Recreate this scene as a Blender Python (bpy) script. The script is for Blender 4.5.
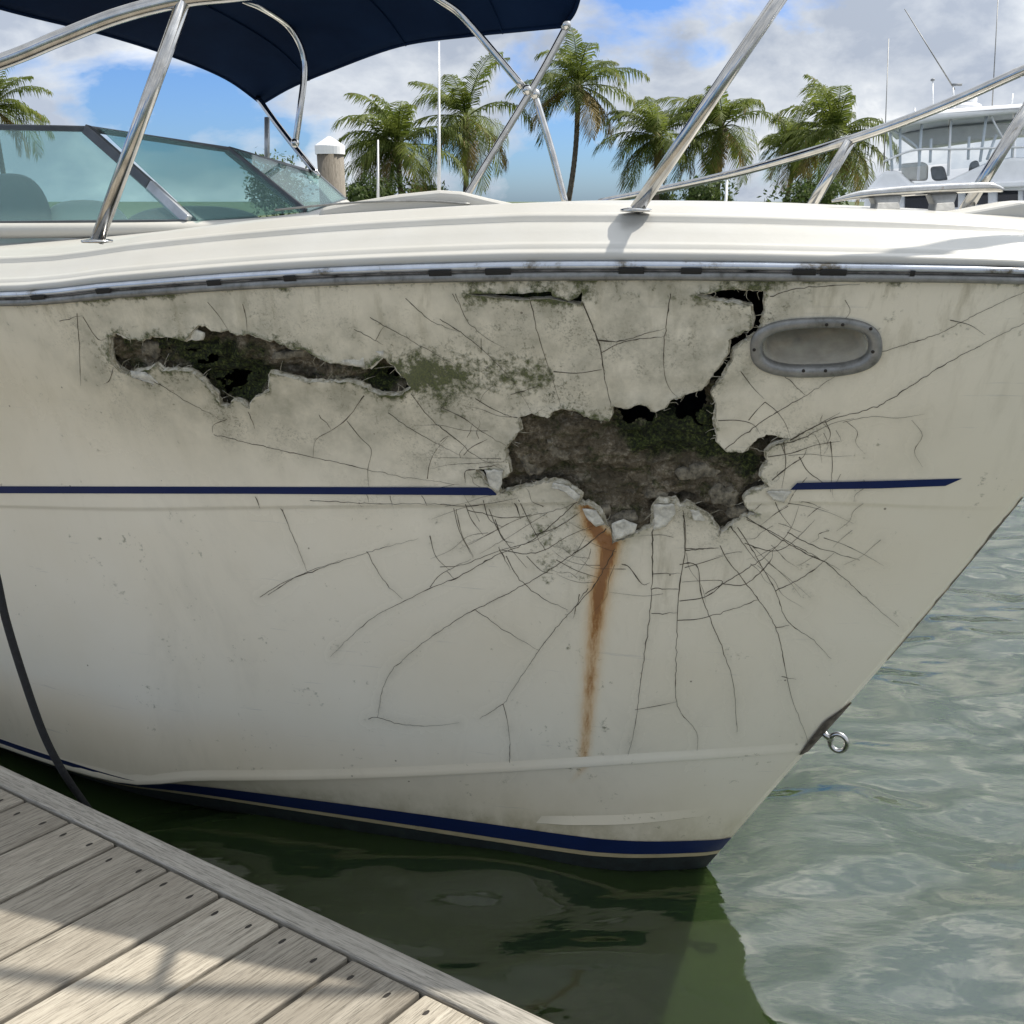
import bpy, math, random
import numpy as np
from mathutils import Vector, Matrix
from mathutils.geometry import delaunay_2d_cdt
random.seed(7); RNG = np.random.default_rng(7)
for o in list(bpy.data.objects): bpy.data.objects.remove(o)
SC = bpy.context.scene

# ------------------------------------------------------------------ camera
F = 900.0; PITCH = math.atan(312/F)
CAM = np.array([0., 0., 2.0])
cd = bpy.data.cameras.new('camera'); cam = bpy.data.objects.new('camera', cd); SC.collection.objects.link(cam)
cam.location = CAM; cam.rotation_euler = (math.pi/2-PITCH, 0, 0)
cd.sensor_width = 36; cd.lens = 36*F/1024; cd.clip_start = .05; cd.clip_end = 6000
SC.camera = cam
SC.render.resolution_x = SC.render.resolution_y = 1024

# ------------------------------------------------------------------ light
SUN = Vector((.98, .46, 1.47)).normalized()
sun_el = math.asin(SUN.z); sun_az = math.atan2(SUN.x, SUN.y)
sd = bpy.data.lights.new('sun', 'SUN'); so = bpy.data.objects.new('sun', sd); SC.collection.objects.link(so)
sd.energy = 5.0; sd.angle = math.radians(.6); sd.color = (1, .94, .84)
so.rotation_euler = SUN.to_track_quat('Z', 'Y').to_euler(); so.location = (5, 5, 12)
SC.view_settings.view_transform = 'Standard'; SC.view_settings.look = 'None'
SC.view_settings.exposure = 0.27; SC.view_settings.gamma = 1
SC.view_settings.use_curve_mapping = False

w = bpy.data.worlds.new('World'); SC.world = w; w.use_nodes = True
nt = w.node_tree; nt.nodes.clear()
def wn(t, **k):
    n = nt.nodes.new(t)
    for a, b in k.items(): setattr(n, a, b)
    return n
def wm(op, a, b=None, c=None, clamp=False):
    n = nt.nodes.new('ShaderNodeMath'); n.operation = op; n.use_clamp = clamp
    for i, v in enumerate((a, b, c)):
        if v is None: continue
        if isinstance(v, (int, float)): n.inputs[i].default_value = v
        else: nt.links.new(v, n.inputs[i])
    return n.outputs[0]
L = nt.links.new
out = wn('ShaderNodeOutputWorld'); bg = wn('ShaderNodeBackground'); L(bg.outputs[0], out.inputs[0])
sky = wn('ShaderNodeTexSky', sky_type='NISHITA', sun_disc=False, sun_elevation=sun_el, sun_rotation=sun_az)
sky.air_density = 1.0; sky.dust_density = .6; sky.ozone_density = 1.6
bg.inputs[1].default_value = .12
tc = wn('ShaderNodeTexCoord')
sep = wn('ShaderNodeSeparateXYZ'); L(tc.outputs['Generated'], sep.inputs[0])
zz = wm('ADD', wm('MAXIMUM', sep.outputs[2], 0.0), .22)
comb = wn('ShaderNodeCombineXYZ')
L(sep.outputs[0], comb.inputs[0]); L(sep.outputs[1], comb.inputs[1]); L(wm('MULTIPLY', sep.outputs[2], 1.75), comb.inputs[2])
def wnoise(scale, detail, rough, off, dist=0.0):
    mp = wn('ShaderNodeMapping'); mp.inputs['Location'].default_value = off; L(comb.outputs[0], mp.inputs[0])
    n = wn('ShaderNodeTexNoise'); n.inputs['Scale'].default_value = scale; n.inputs['Detail'].default_value = detail
    n.inputs['Roughness'].default_value = rough; n.inputs['Distortion'].default_value = dist; L(mp.outputs[0], n.inputs['Vector']); return n.outputs['Fac']
n1 = wnoise(3.1, 9, .54, (3.3, 1.2, .4), .25); n2 = wnoise(6.5, 8, .58, (9.1, 4.2, 2.0), .2)
def ramp(fac, stops):
    r = wn('ShaderNodeValToRGB'); e = r.color_ramp.elements
    while len(e) < len(stops): e.new(.5)
    for el, (p, c) in zip(e, stops): el.position = p; el.color = (*c, 1) if len(c) == 3 else c
    L(fac, r.inputs[0]); return r.outputs[0]
cover = ramp(wm('ADD', wm('ADD', wm('MULTIPLY', wm('MAXIMUM', wm('SUBTRACT', sep.outputs[0], .30), 0.0), .55), wm('ADD', wm('MULTIPLY', n1, .8), wm('MULTIPLY', n2, .2))), wm('MULTIPLY', wm('MAXIMUM', wm('SUBTRACT', sep.outputs[2], .20), 0.0), .62)), [(.465, (0, 0, 0)), (.525, (1, 1, 1))])
# clouds opposite the sun are lit from the front and look brighter than those seen towards it
dot = wn('ShaderNodeVectorMath', operation='DOT_PRODUCT'); L(tc.outputs['Generated'], dot.inputs[0]); dot.inputs[1].default_value = SUN
glow = wm('MULTIPLY', wm('POWER', wm('MAXIMUM', dot.outputs['Value'], 0.0), 5.0), 2.9)
front = wm('ADD', wm('MULTIPLY_ADD', dot.outputs['Value'], -.42, 1.16), glow)
shade = ramp(wm('ADD', wm('MULTIPLY', n2, .75), wm('MULTIPLY', n1, .25)), [(.38, (7.9, 7.9, 7.8)), (.47, (5.0, 5.3, 5.7)), (.59, (3.1, 3.5, 4.2))])
vm = wn('ShaderNodeVectorMath', operation='SCALE'); L(shade, vm.inputs[0]); L(front, vm.inputs['Scale'])
tint = wn('ShaderNodeMix', data_type='RGBA', blend_type='MULTIPLY'); tint.inputs[0].default_value = 1
L(sky.outputs[0], tint.inputs[6]); tint.inputs[7].default_value = (.42, .62, 1.0, 1)
mix = wn('ShaderNodeMix', data_type='RGBA'); L(cover, mix.inputs[0]); L(tint.outputs[2], mix.inputs[6]); L(vm.outputs[0], mix.inputs[7])
L(mix.outputs[2], bg.inputs[0])

# ------------------------------------------------------------------ helpers
def ray(u, v):
    X = (u-512)/F; Y = -(v-512)/F
    return np.array([X, math.cos(PITCH)+Y*math.sin(PITCH), -math.sin(PITCH)+Y*math.cos(PITCH)])
def at(u, v, s): return CAM + ray(u, v)*s                       # point at optical depth s
def atz(u, v, z): r = ray(u, v); return CAM + r*((z-CAM[2])/r[2])
def aty(u, v, y): r = ray(u, v); return CAM + r*(y/r[1])
def proj(P):
    q = np.asarray(P)-CAM; c, s = math.cos(PITCH), math.sin(PITCH)
    dep = q[..., 1]*c-q[..., 2]*s; up = q[..., 1]*s+q[..., 2]*c
    return np.stack([512+F*q[..., 0]/dep, 512-F*up/dep], -1), dep

def hashg(ix, iy, seed):
    h = (ix*374761393+iy*668265263+seed*1442695041).astype(np.int64) & 0xffffffff
    h = ((h ^ (h >> 13))*1274126177) & 0xffffffff
    return ((h ^ (h >> 16)) & 0xffff)/65535.0
def vnoise(x, y, seed=0):
    x = np.asarray(x, float); y = np.asarray(y, float)
    ix = np.floor(x).astype(np.int64); iy = np.floor(y).astype(np.int64); fx = x-ix; fy = y-iy
    fx = fx*fx*fx*(fx*(fx*6-15)+10); fy = fy*fy*fy*(fy*(fy*6-15)+10)
    a = hashg(ix, iy, seed); b = hashg(ix+1, iy, seed); c = hashg(ix, iy+1, seed); d = hashg(ix+1, iy+1, seed)
    return (a*(1-fx)+b*fx)*(1-fy)+(c*(1-fx)+d*fx)*fy*1.0
def fbm(x, y, seed=0, o=4):
    t = 0; amp = .5; x = np.asarray(x, float); y = np.asarray(y, float)
    for k in range(o): t = t+amp*(vnoise(x, y, seed+k)-.5); x = x*2.03+7.1; y = y*2.03+3.3; amp *= .5
    return t

def tag(o, label=None, cat=None, group=None, kind=None):
    if label: o['label'] = label
    if cat: o['category'] = cat
    if group: o['group'] = group
    if kind: o['kind'] = kind
    return o
def thing(name, loc, label, cat, group=None):
    o = bpy.data.objects.new(name, None); o.empty_display_size = .2; o.location = loc
    SC.collection.objects.link(o); return tag(o, label, cat, group)
def mesh(name, V, Fc, mats, parent=None, smooth=True, mi=None, attrs=None, rot=None):
    """one mesh object from world coordinates; origin at its middle"""
    V = np.asarray(V, float).reshape(-1, 3)
    c = (V.min(0)+V.max(0))/2
    W = V-c
    if rot is not None:
        R = np.array(rot.to_3x3()); W = W@R            # into the rotated local frame
    me = bpy.data.meshes.new(name); me.from_pydata(W.tolist(), [], [list(map(int, f)) for f in Fc])
    if not isinstance(mats, (list, tuple)): mats = [mats]
    for m in mats: me.materials.append(m)
    if mi is not None: me.polygons.foreach_set('material_index', np.asarray(mi, np.int32))
    if smooth: me.polygons.foreach_set('use_smooth', np.ones(len(me.polygons), bool))
    if attrs:
        for k, a in attrs.items():
            at_ = me.attributes.new(k, 'FLOAT', 'POINT'); at_.data.foreach_set('value', np.asarray(a, np.float32))
    me.update()
    o = bpy.data.objects.new(name, me); SC.collection.objects.link(o)
    Wm = Matrix.Translation(Vector(c.tolist()))@(rot.to_4x4() if rot is not None else Matrix.Identity(4)); Pm = Matrix.Identity(4); q = parent
    while q is not None: Pm = (Matrix.Translation(q.location)@q.rotation_euler.to_matrix().to_4x4())@Pm; q = q.parent
    Lm = Pm.inverted()@Wm; o.location = Lm.to_translation(); o.rotation_euler = Lm.to_euler()
    if parent is not None: o.parent = parent
    return o
class MB:
    def __init__(s): s.V = []; s.F = []; s.M = []
    def add(s, V, Fc, m=0):
        n = len(s.V); s.V += [tuple(map(float, v)) for v in V]; s.F += [[i+n for i in f] for f in Fc]; s.M += [m]*len(Fc); return s
    def build(s, name, mats, parent=None, smooth=True, **k): return mesh(name, s.V, s.F, mats, parent, smooth, mi=s.M, **k)
def smoothpath(pts, n=8):
    P = [np.asarray(p, float) for p in pts]
    if len(P) < 3: return P
    Q = [2*P[0]-P[1]]+P+[2*P[-1]-P[-2]]; out = []
    for i in range(1, len(Q)-2):
        for k in range(n):
            t = k/n; a, b, c, d = Q[i-1:i+3]
            out.append(.5*((2*b)+(-a+c)*t+(2*a-5*b+4*c-d)*t*t+(-a+3*b-3*c+d)*t**3))
    out.append(P[-1]); return out
def tube(pts, r, seg=14, n=8, cap=True, sm=True):
    P = smoothpath(pts, n) if sm else [np.asarray(p, float) for p in pts]
    m = len(P); R = np.full(m, r, float) if np.isscalar(r) else np.interp(np.linspace(0, 1, m), np.linspace(0, 1, len(r)), r)
    V = []; Fc = []; T = [P[min(i+1, m-1)]-P[max(i-1, 0)] for i in range(m)]; T = [t/(np.linalg.norm(t)+1e-12) for t in T]
    u = np.cross(T[0], [0, 0, 1.]);
    if np.linalg.norm(u) < .1: u = np.cross(T[0], [1., 0, 0])
    u /= np.linalg.norm(u)
    for i in range(m):
        u = u-T[i]*np.dot(u, T[i]); u /= np.linalg.norm(u); b = np.cross(T[i], u)
        for k in range(seg):
            a = 2*math.pi*k/seg; V.append(P[i]+R[i]*(math.cos(a)*u+math.sin(a)*b))
    for i in range(m-1):
        for k in range(seg):
            k2 = (k+1) % seg; Fc.append([i*seg+k, i*seg+k2, (i+1)*seg+k2, (i+1)*seg+k])
    if cap:
        V += [P[0], P[-1]]; q = m*seg
        for k in range(seg): Fc.append([q, (k+1) % seg, k]); Fc.append([q+1, (m-1)*seg+k, (m-1)*seg+(k+1) % seg])
    return V, Fc
def gridfaces(nr, nc, flip=False, wrap=False):
    Fc = []
    for i in range(nr-1):
        for j in range(nc if wrap else nc-1):
            j2 = (j+1) % nc; f = [i*nc+j, i*nc+j2, (i+1)*nc+j2, (i+1)*nc+j]; Fc.append(f[::-1] if flip else f)
    return Fc
def box(c, sx, sy, sz, ax=None):
    A = np.eye(3) if ax is None else np.asarray(ax)
    V = [np.asarray(c)+A[0]*sx*a/2+A[1]*sy*b/2+A[2]*sz*d/2 for a in (-1, 1) for b in (-1, 1) for d in (-1, 1)]
    return V, [[0, 1, 3, 2], [4, 6, 7, 5], [0, 4, 5, 1], [2, 3, 7, 6], [0, 2, 6, 4], [1, 5, 7, 3]]
def prism(poly, ext):
    n = len(poly); P = [np.asarray(p, float) for p in poly]; e = np.asarray(ext, float)
    return P+[p+e for p in P], [list(range(n))[::-1], list(range(n, 2*n))]+[[i, (i+1) % n, n+(i+1) % n, n+i] for i in range(n)]
def bevel(o, wd, seg=2, ang=35):
    m = o.modifiers.new('bevel', 'BEVEL'); m.width = wd; m.segments = seg; m.limit_method = 'ANGLE'; m.angle_limit = math.radians(ang)
    return o
def lathe(c, prof, seg=24):
    V = []; 
    for r, z in prof:
        for k in range(seg): a = 2*math.pi*k/seg; V.append((c[0]+r*math.cos(a), c[1]+r*math.sin(a), c[2]+z))
    Fc = gridfaces(len(prof), seg, wrap=True)
    Fc.append(list(range(seg))[::-1]); Fc.append([(len(prof)-1)*seg+k for k in range(seg)])
    return V, Fc

def blob(c, sx, sy, sz, e=2.6, n=20):
    V = []
    for i in range(n+1):
        ph = -math.pi/2+math.pi*i/n
        for k in range(n*2):
            th = math.pi*k/n; f = lambda x: math.copysign(abs(x)**(2/e), x)
            V.append((c[0]+sx*f(math.cos(ph))*f(math.cos(th)), c[1]+sy*f(math.cos(ph))*f(math.sin(th)), c[2]+sz*f(math.sin(ph))))
    return V, gridfaces(n+1, n*2, wrap=True)

# ------------------------------------------------------------------ materials
class Mat:
    def __init__(s, name):
        s.m = bpy.data.materials.new(name); s.m.use_nodes = True; s.t = s.m.node_tree; s.p = s.t.nodes['Principled BSDF']; s.c = None
    def n(s, t, **k):
        n = s.t.nodes.new(t)
        for a, b in k.items(): setattr(n, a, b)
        return n
    def l(s, a, b): s.t.links.new(a, b)
    def coord(s):
        if s.c is None: s.c = s.n('ShaderNodeTexCoord').outputs['Object']
        return s.c
    def noise(s, scale, detail=5, rough=.55, stretch=None, dist=0, off=None):
        v = s.coord()
        if stretch or off:
            mp = s.n('ShaderNodeMapping'); mp.inputs['Scale'].default_value = stretch or (1, 1, 1); mp.inputs['Location'].default_value = off or (0, 0, 0); s.l(v, mp.inputs[0]); v = mp.outputs[0]
        n = s.n('ShaderNodeTexNoise'); n.inputs['Scale'].default_value = scale; n.inputs['Detail'].default_value = detail
        n.inputs['Roughness'].default_value = rough; n.inputs['Distortion'].default_value = dist; s.l(v, n.inputs['Vector']); return n.outputs['Fac']
    def ramp(s, f, stops, interp='LINEAR'):
        r = s.n('ShaderNodeValToRGB'); r.color_ramp.interpolation = interp; e = r.color_ramp.elements
        while len(e) < len(stops): e.new(.5)
        for el, (p, c) in zip(e, stops): el.position = p; c = (c, c, c) if np.isscalar(c) else c; el.color = (*c, 1)
        s.l(f, r.inputs[0]); return r.outputs[0]
    def mix(s, f, a, b, mode='MIX'):
        n = s.n('ShaderNodeMix', data_type='RGBA', blend_type=mode)
        for i, v in ((0, f), (6, a), (7, b)):
            if isinstance(v, (int, float)): n.inputs[i].default_value = v if i == 0 else (v, v, v, 1)
            elif isinstance(v, tuple): n.inputs[i].default_value = (*v, 1)
            else: s.l(v, n.inputs[i])
        return n.outputs[2]
    def math(s, op, a, b=0.0, clamp=False):
        n = s.n('ShaderNodeMath', operation=op, use_clamp=clamp)
        for i, v in ((0, a), (1, b)):
            if isinstance(v, (int, float)): n.inputs[i].default_value = v
            else: s.l(v, n.inputs[i])
        return n.outputs[0]
    def attr(s, name): n = s.n('ShaderNodeAttribute', attribute_name=name); return n.outputs['Fac']
    def set(s, **k):
        for a, b in k.items():
            i = s.p.inputs[a.replace('_', ' ')]
            if isinstance(b, (int, float)): i.default_value = b
            elif isinstance(b, tuple): i.default_value = (*b, 1) if len(b) == 3 else b
            else: s.l(b, i)
        return s
    def bump(s, h, strength=.3, dist=.01):
        b = s.n('ShaderNodeBump'); b.inputs['Strength'].default_value = strength; b.inputs['Distance'].default_value = dist
        if s.p.inputs['Normal'].is_linked: s.l(s.p.inputs['Normal'].links[0].from_socket, b.inputs['Normal'])
        s.l(h, b.inputs['Height']); s.l(b.outputs[0], s.p.inputs['Normal']); return s
def simple(name, col, rough=.5, var=.12, scale=8, metal=0, bump=0, **k):
    m = Mat(name); n = m.noise(scale, 6, .6)
    c2 = tuple(x*(1-var) for x in col); c3 = tuple(min(1, x*(1+var)) for x in col)
    m.set(Base_Color=m.ramp(n, [(.3, c2), (.7, c3)]), Roughness=rough, Metallic=metal)
    if bump: m.bump(n, bump)
    for a, b in k.items(): m.p.inputs[a.replace('_', ' ')].default_value = b
    return m.m

# gelcoat hull: stains, moss and rust are worn into it where the attributes say
H = Mat('gelcoat_hull')
base = H.ramp(H.noise(1.6, 4, .5), [(.3, (.75, .685, .54)), (.7, (.80, .75, .625))])
sm_ = H.noise(2.3, 7, .72, (1, 1, .35), .6, (4, 4, 4)); base = H.mix(H.ramp(sm_, [(.52, 0.0), (.72, .30)]), base, (.52, .49, .40))
scf = H.noise(1, 5, .7, (3, 3, 55), .3, (2, 8, 1)); base = H.mix(H.ramp(scf, [(.64, 0.0), (.70, .35)]), base, (.42, .41, .38))
base = H.mix(H.math('MULTIPLY', H.attr('scum'), H.ramp(H.noise(12, 6, .7, (1, 1, .5)), [(.35, .25), (.65, 1.0)])), base, (.30, .265, .14))
runs = H.math('MULTIPLY', H.attr('run'), H.ramp(H.noise(26, 6, .65, (1, 1, .07), .2, (3, 3, 3)), [(.52, 0.0), (.70, .6)])); base = H.mix(runs, base, (.27, .235, .14))
fine = H.noise(55, 6, .7); med = H.noise(14, 6, .65); big = H.noise(4, 5, .6); speck = H.noise(230, 3, .6)
gr = H.attr('grime'); ms = H.attr('moss'); ru = H.attr('rust'); tp = H.attr('top')
base = H.mix(H.math('MULTIPLY', tp, .75), base, (.60, .53, .37))
gm = H.math('MULTIPLY', gr, H.ramp(med, [(.30, .15), (.62, 1.0)]))
base = H.mix(H.math('MULTIPLY', gm, .62), base, (.26, .245, .175))
patch = H.ramp(H.noise(7, 5, .65, off=(5, 2, 8)), [(.47, .04), (.66, 1.0)])
sp = H.math('MULTIPLY', H.math('MULTIPLY', gr, patch), H.ramp(H.math('ADD', H.math('MULTIPLY', H.noise(110, 8, .75), .6), H.math('MULTIPLY', speck, .4)), [(.50, 0.0), (.60, 1.0)]))
base = H.mix(H.math('MULTIPLY', sp, .8, True), base, (.075, .075, .045))
mo = H.ramp(H.math('ADD', ms, H.math('MULTIPLY', H.math('SUBTRACT', H.math('ADD', H.math('MULTIPLY', fine, .5), H.math('ADD', H.math('MULTIPLY', med, .35), H.math('MULTIPLY', big, .25))), .55), 4.2)), [(.42, 0.0), (.86, 1.0)])
base = H.mix(H.math('MULTIPLY', mo, .93), base, H.ramp(speck, [(.35, (.014, .024, .003)), (.65, (.085, .105, .018))]))
rn = H.math('MULTIPLY', ru, H.ramp(H.math('ADD', H.math('MULTIPLY', H.noise(150, 4, .6, (1, 1, .035)), .6), H.math('MULTIPLY', H.noise(30, 6, .7), .4)), [(.32, .68), (.60, 1.05)]), True)
base = H.mix(H.ramp(rn, [(.05, 0.0), (.75, .93)]), base, H.ramp(rn, [(.10, (.66, .47, .23)), (.45, (.55, .29, .07)), (.85, (.24, .09, .018))]))
dots = H.n('ShaderNodeTexVoronoi'); dots.inputs['Scale'].default_value = 9; H.l(H.coord(), dots.inputs['Vector'])
base = H.mix(H.ramp(dots.outputs['Distance'], [(.022, .8), (.032, 0.0)]), base, (.12, .10, .07))
H.set(Base_Color=base, Roughness=H.mix(gm, .26, .7), IOR=1.48)
H.p.inputs['Coat Weight'].default_value = .25; H.p.inputs['Coat Roughness'].default_value = .12
H.bump(H.math('ADD', H.math('MULTIPLY', mo, .8), H.math('MULTIPLY', H.math('MULTIPLY', gr, fine), .6)), .5, .003)
H.bump(H.noise(3, 3, .5), .12, .02)
M_hull = H.m
E_ = Mat('broken_laminate_edge'); e1 = E_.noise(60, 6, .7)
E_.set(Base_Color=E_.ramp(e1, [(.3, (.13, .115, .07)), (.45, (.36, .33, .24)), (.65, (.62, .59, .50))]), Roughness=.9); E_.bump(e1, .8, .004)
M_edge = E_.m
K = Mat('rotten_core'); k1 = K.noise(22, 8, .7, None, .4); k2 = K.noise(7, 6, .65, off=(3, 1, 2)); k3 = K.noise(120, 5, .7)
kc = K.ramp(K.math('ADD', K.math('MULTIPLY', k1, .6), K.math('MULTIPLY', k3, .4)), [(.37, (.04, .035, .02)), (.45, (.14, .112, .068)), (.53, (.26, .215, .145)), (.62, (.54, .48, .37))])
kc = K.mix(K.ramp(K.noise(9, 6, .7, off=(7, 7, 1)), [(.42, .55), (.58, 0.0)]), kc, (.10, .085, .055))  # dark patches coloured in as the shade of deep crevices
kc = K.mix(K.ramp(K.noise(16, 7, .7, (1, 1, 1.6), .5, (1, 9, 3)), [(.52, 0.0), (.60, .75)]), kc, K.ramp(k3, [(.4, (.02, .03, .006)), (.65, (.11, .12, .03))]))
kc = K.mix(K.ramp(K.math('ADD', K.attr('moss'), K.math('MULTIPLY', K.math('SUBTRACT', k2, .5), 3.4)), [(.38, 0.0), (.80, .97)]), kc, K.ramp(k3, [(.42, (.005, .009, .001)), (.56, (.045, .065, .008)), (.68, (.17, .19, .05))]))
K.set(Base_Color=kc, Roughness=.95); K.bump(K.math('ADD', k1, K.math('MULTIPLY', k3, .5)), 1.0, .03)
M_core = K.m
M_chunk = simple('laminate_chunk', (.17, .15, .11), .95, .85, 55, bump=1.0)
M_crack = simple('crack_dirt', (.075, .062, .043), .95, .4, 60)
M_navy = simple('navy_stripe', (.003, .014, .075), .4, .12, 10, Specular_IOR_Level=.25)
M_cream = simple('cream_stripe', (.42, .36, .22), .4, .15, 12)
A_ = Mat('antifouling'); a1 = A_.noise(18, 7, .7)
A_.set(Base_Color=A_.ramp(a1, [(.3, (.004, .006, .006)), (.6, (.012, .022, .022)), (.8, (.035, .045, .02))]), Roughness=.75); A_.bump(a1, .4, .01); M_foul = A_.m
D = Mat('white_deck'); d1 = D.noise(3.5, 6, .6); d2 = D.noise(45, 5, .7); d3 = D.noise(9, 6, .7, (1, 1, 3))
dc = D.ramp(d1, [(.3, (.455, .44, .395)), (.7, (.50, .49, .455))])
dc = D.mix(D.ramp(d3, [(.60, 0.0), (.78, .38)]), dc, (.50, .46, .36)); dc = D.mix(D.ramp(d2, [(.70, 0.0), (.76, .5)]), dc, (.25, .24, .2))
D.set(Base_Color=dc, Roughness=.34, IOR=1.45); D.bump(d1, .1, .02); M_deck = D.m
S_ = Mat('stainless'); s1 = S_.noise(30, 5, .6); s2 = S_.noise(160, 3, .6)
S_.set(Base_Color=S_.ramp(s1, [(.3, (.43, .415, .39)), (.65, (.58, .57, .55)), (.8, (.38, .31, .23))]), Metallic=1.0, Roughness=S_.ramp(s2, [(.3, .08), (.7, .19)])); M_steel = S_.m
S2 = Mat('dull_steel'); s1 = S2.noise(24, 6, .7); s2 = S2.noise(90, 5, .7)
S2.set(Base_Color=S2.ramp(s1, [(.25, (.07, .065, .05)), (.42, (.21, .21, .20)), (.7, (.32, .32, .31))]), Metallic=.6, Roughness=.5); S2.bump(s2, .15, .002); M_dull = S2.m
RR = Mat('rub_rail_trim'); r1 = RR.noise(9, 6, .75, (1, 1, 1))
RR.set(Base_Color=RR.ramp(r1, [(.34, (.16, .14, .11)), (.44, (.52, .55, .60)), (.7, (.66, .70, .77))]), Metallic=.55, Roughness=.3); M_rub = RR.m
M_insert = simple('perished_insert', (.13, .12, .11), .7, .95, 22)
M_rubber_void = simple('black_rubber_and_void', (.012, .012, .012), .7, .4, 30)
M_frame = simple('grey_window_frame', (.075, .082, .09), .4, .2, 20, metal=.4)
M_framel = simple('bare_window_frame', (.38, .40, .42), .4, .2, 20, metal=.5)
M_canvas = Mat('navy_canvas'); c1 = M_canvas.noise(400, 2, .5); M_canvas.set(Base_Color=M_canvas.ramp(M_canvas.noise(5, 4), [(.3, (.002, .008, .026)), (.7, (.004, .013, .038))]), Roughness=.9, Specular_IOR_Level=.08); M_canvas.bump(c1, .3, .001); M_canvas = M_canvas.m
G = Mat('tinted_glass'); G.t.nodes.remove(G.p)
go = G.t.nodes['Material Output']; lw_ = G.n('ShaderNodeLayerWeight'); lw_.inputs[0].default_value = .5; fr = G.math('MULTIPLY_ADD', G.math('POWER', lw_.outputs['Facing'], 4.0), .45).node; fr.inputs[2].default_value = .035
tr = G.n('ShaderNodeBsdfTransparent'); tr.inputs[0].default_value = (.66, .81, .80, 1); gl = G.n('ShaderNodeBsdfGlossy'); gl.inputs['Roughness'].default_value = .03; gl.inputs[0].default_value = (.9, .95, .95, 1)
df = G.n('ShaderNodeBsdfDiffuse'); df.inputs[0].default_value = (.42, .58, .57, 1)
g0 = G.n('ShaderNodeMixShader'); g0.inputs[0].default_value = .16; G.l(tr.outputs[0], g0.inputs[1]); G.l(df.outputs[0], g0.inputs[2])
gx = G.n('ShaderNodeMixShader'); G.l(fr.outputs[0], gx.inputs[0]); G.l(g0.outputs[0], gx.inputs[1]); G.l(gl.outputs[0], gx.inputs[2]); G.l(gx.outputs[0], go.inputs[0]); M_glass = G.m
def clearmat():
    G = Mat('clear_plastic'); G.t.nodes.remove(G.p); go = G.t.nodes['Material Output']
    tr = G.n('ShaderNodeBsdfTransparent'); tr.inputs[0].default_value = (.86, .9, .93, 1); gl = G.n('ShaderNodeBsdfDiffuse'); gl.inputs[0].default_value = (.6, .65, .7, 1)
    gx = G.n('ShaderNodeMixShader'); gx.inputs[0].default_value = .14; G.l(tr.outputs[0], gx.inputs[1]); G.l(gl.outputs[0], gx.inputs[2]); G.l(gx.outputs[0], go.inputs[0]); return G.m
M_clear = clearmat()
def woodmat(name, dark, mid, light):
    W = Mat(name); oi = W.n('ShaderNodeObjectInfo')
    mp = W.n('ShaderNodeMapping'); W.l(W.coord(), mp.inputs[0]); cx = W.n('ShaderNodeCombineXYZ'); W.l(W.math('MULTIPLY', oi.outputs['Random'], 37), cx.inputs[0]); W.l(W.math('MULTIPLY', oi.outputs['Random'], 11), cx.inputs[1]); W.l(cx.outputs[0], mp.inputs['Location']); W.c = mp.outputs[0]
    a = W.noise(1, 9, .72, (3.2, 95, 95), .8); b = W.noise(1, 6, .75, (16, 300, 300), .4); c = W.noise(3, 6, .65, (1, 3, 3), .8)
    col = W.ramp(a, [(.22, dark), (.46, mid), (.80, light)]); col = W.mix(W.ramp(b, [(.38, .85), (.52, 0.0)]), col, tuple(x*.55 for x in dark))
    col = W.mix(W.ramp(c, [(.42, 0.0), (.70, .5)]), col, tuple(x*1.25 for x in dark))
    tone = W.math('MULTIPLY_ADD', oi.outputs['Random'], .42)
    tone.node.inputs[2].default_value = .74
    vm = W.n('ShaderNodeVectorMath', operation='SCALE'); W.l(col, vm.inputs[0]); W.l(tone, vm.inputs['Scale'])
    W.set(Base_Color=vm.outputs[0], Roughness=.82); W.bump(W.math('ADD', a, W.math('MULTIPLY', b, .8)), .55, .004); return W.m
M_plank = woodmat('weathered_plank', (.18, .155, .12), (.34, .305, .245), (.50, .455, .375))
M_edgeb = woodmat('weathered_edge_board', (.16, .15, .125), (.29, .27, .235), (.43, .405, .355))
M_screw = simple('screw_hole', (.02, .016, .012), .7, .3, 50)
M_pile = simple('piling_wood', (.16, .14, .105), .9, .5, 7, bump=.5)
M_white = simple('white_paint', (.82, .82, .82), .35, .06, 3)
M_offw = simple('offwhite_liner', (.72, .70, .64), .6, .1, 3)
M_dark = simple('dark_window', (.008, .011, .02), .12, .3, 2)
M_grey = simple('grey_vinyl', (.20, .21, .22), .6, .15, 6)
M_rope = simple('black_rope', (.007, .008, .010), .8, .5, 90, bump=.5)

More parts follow.
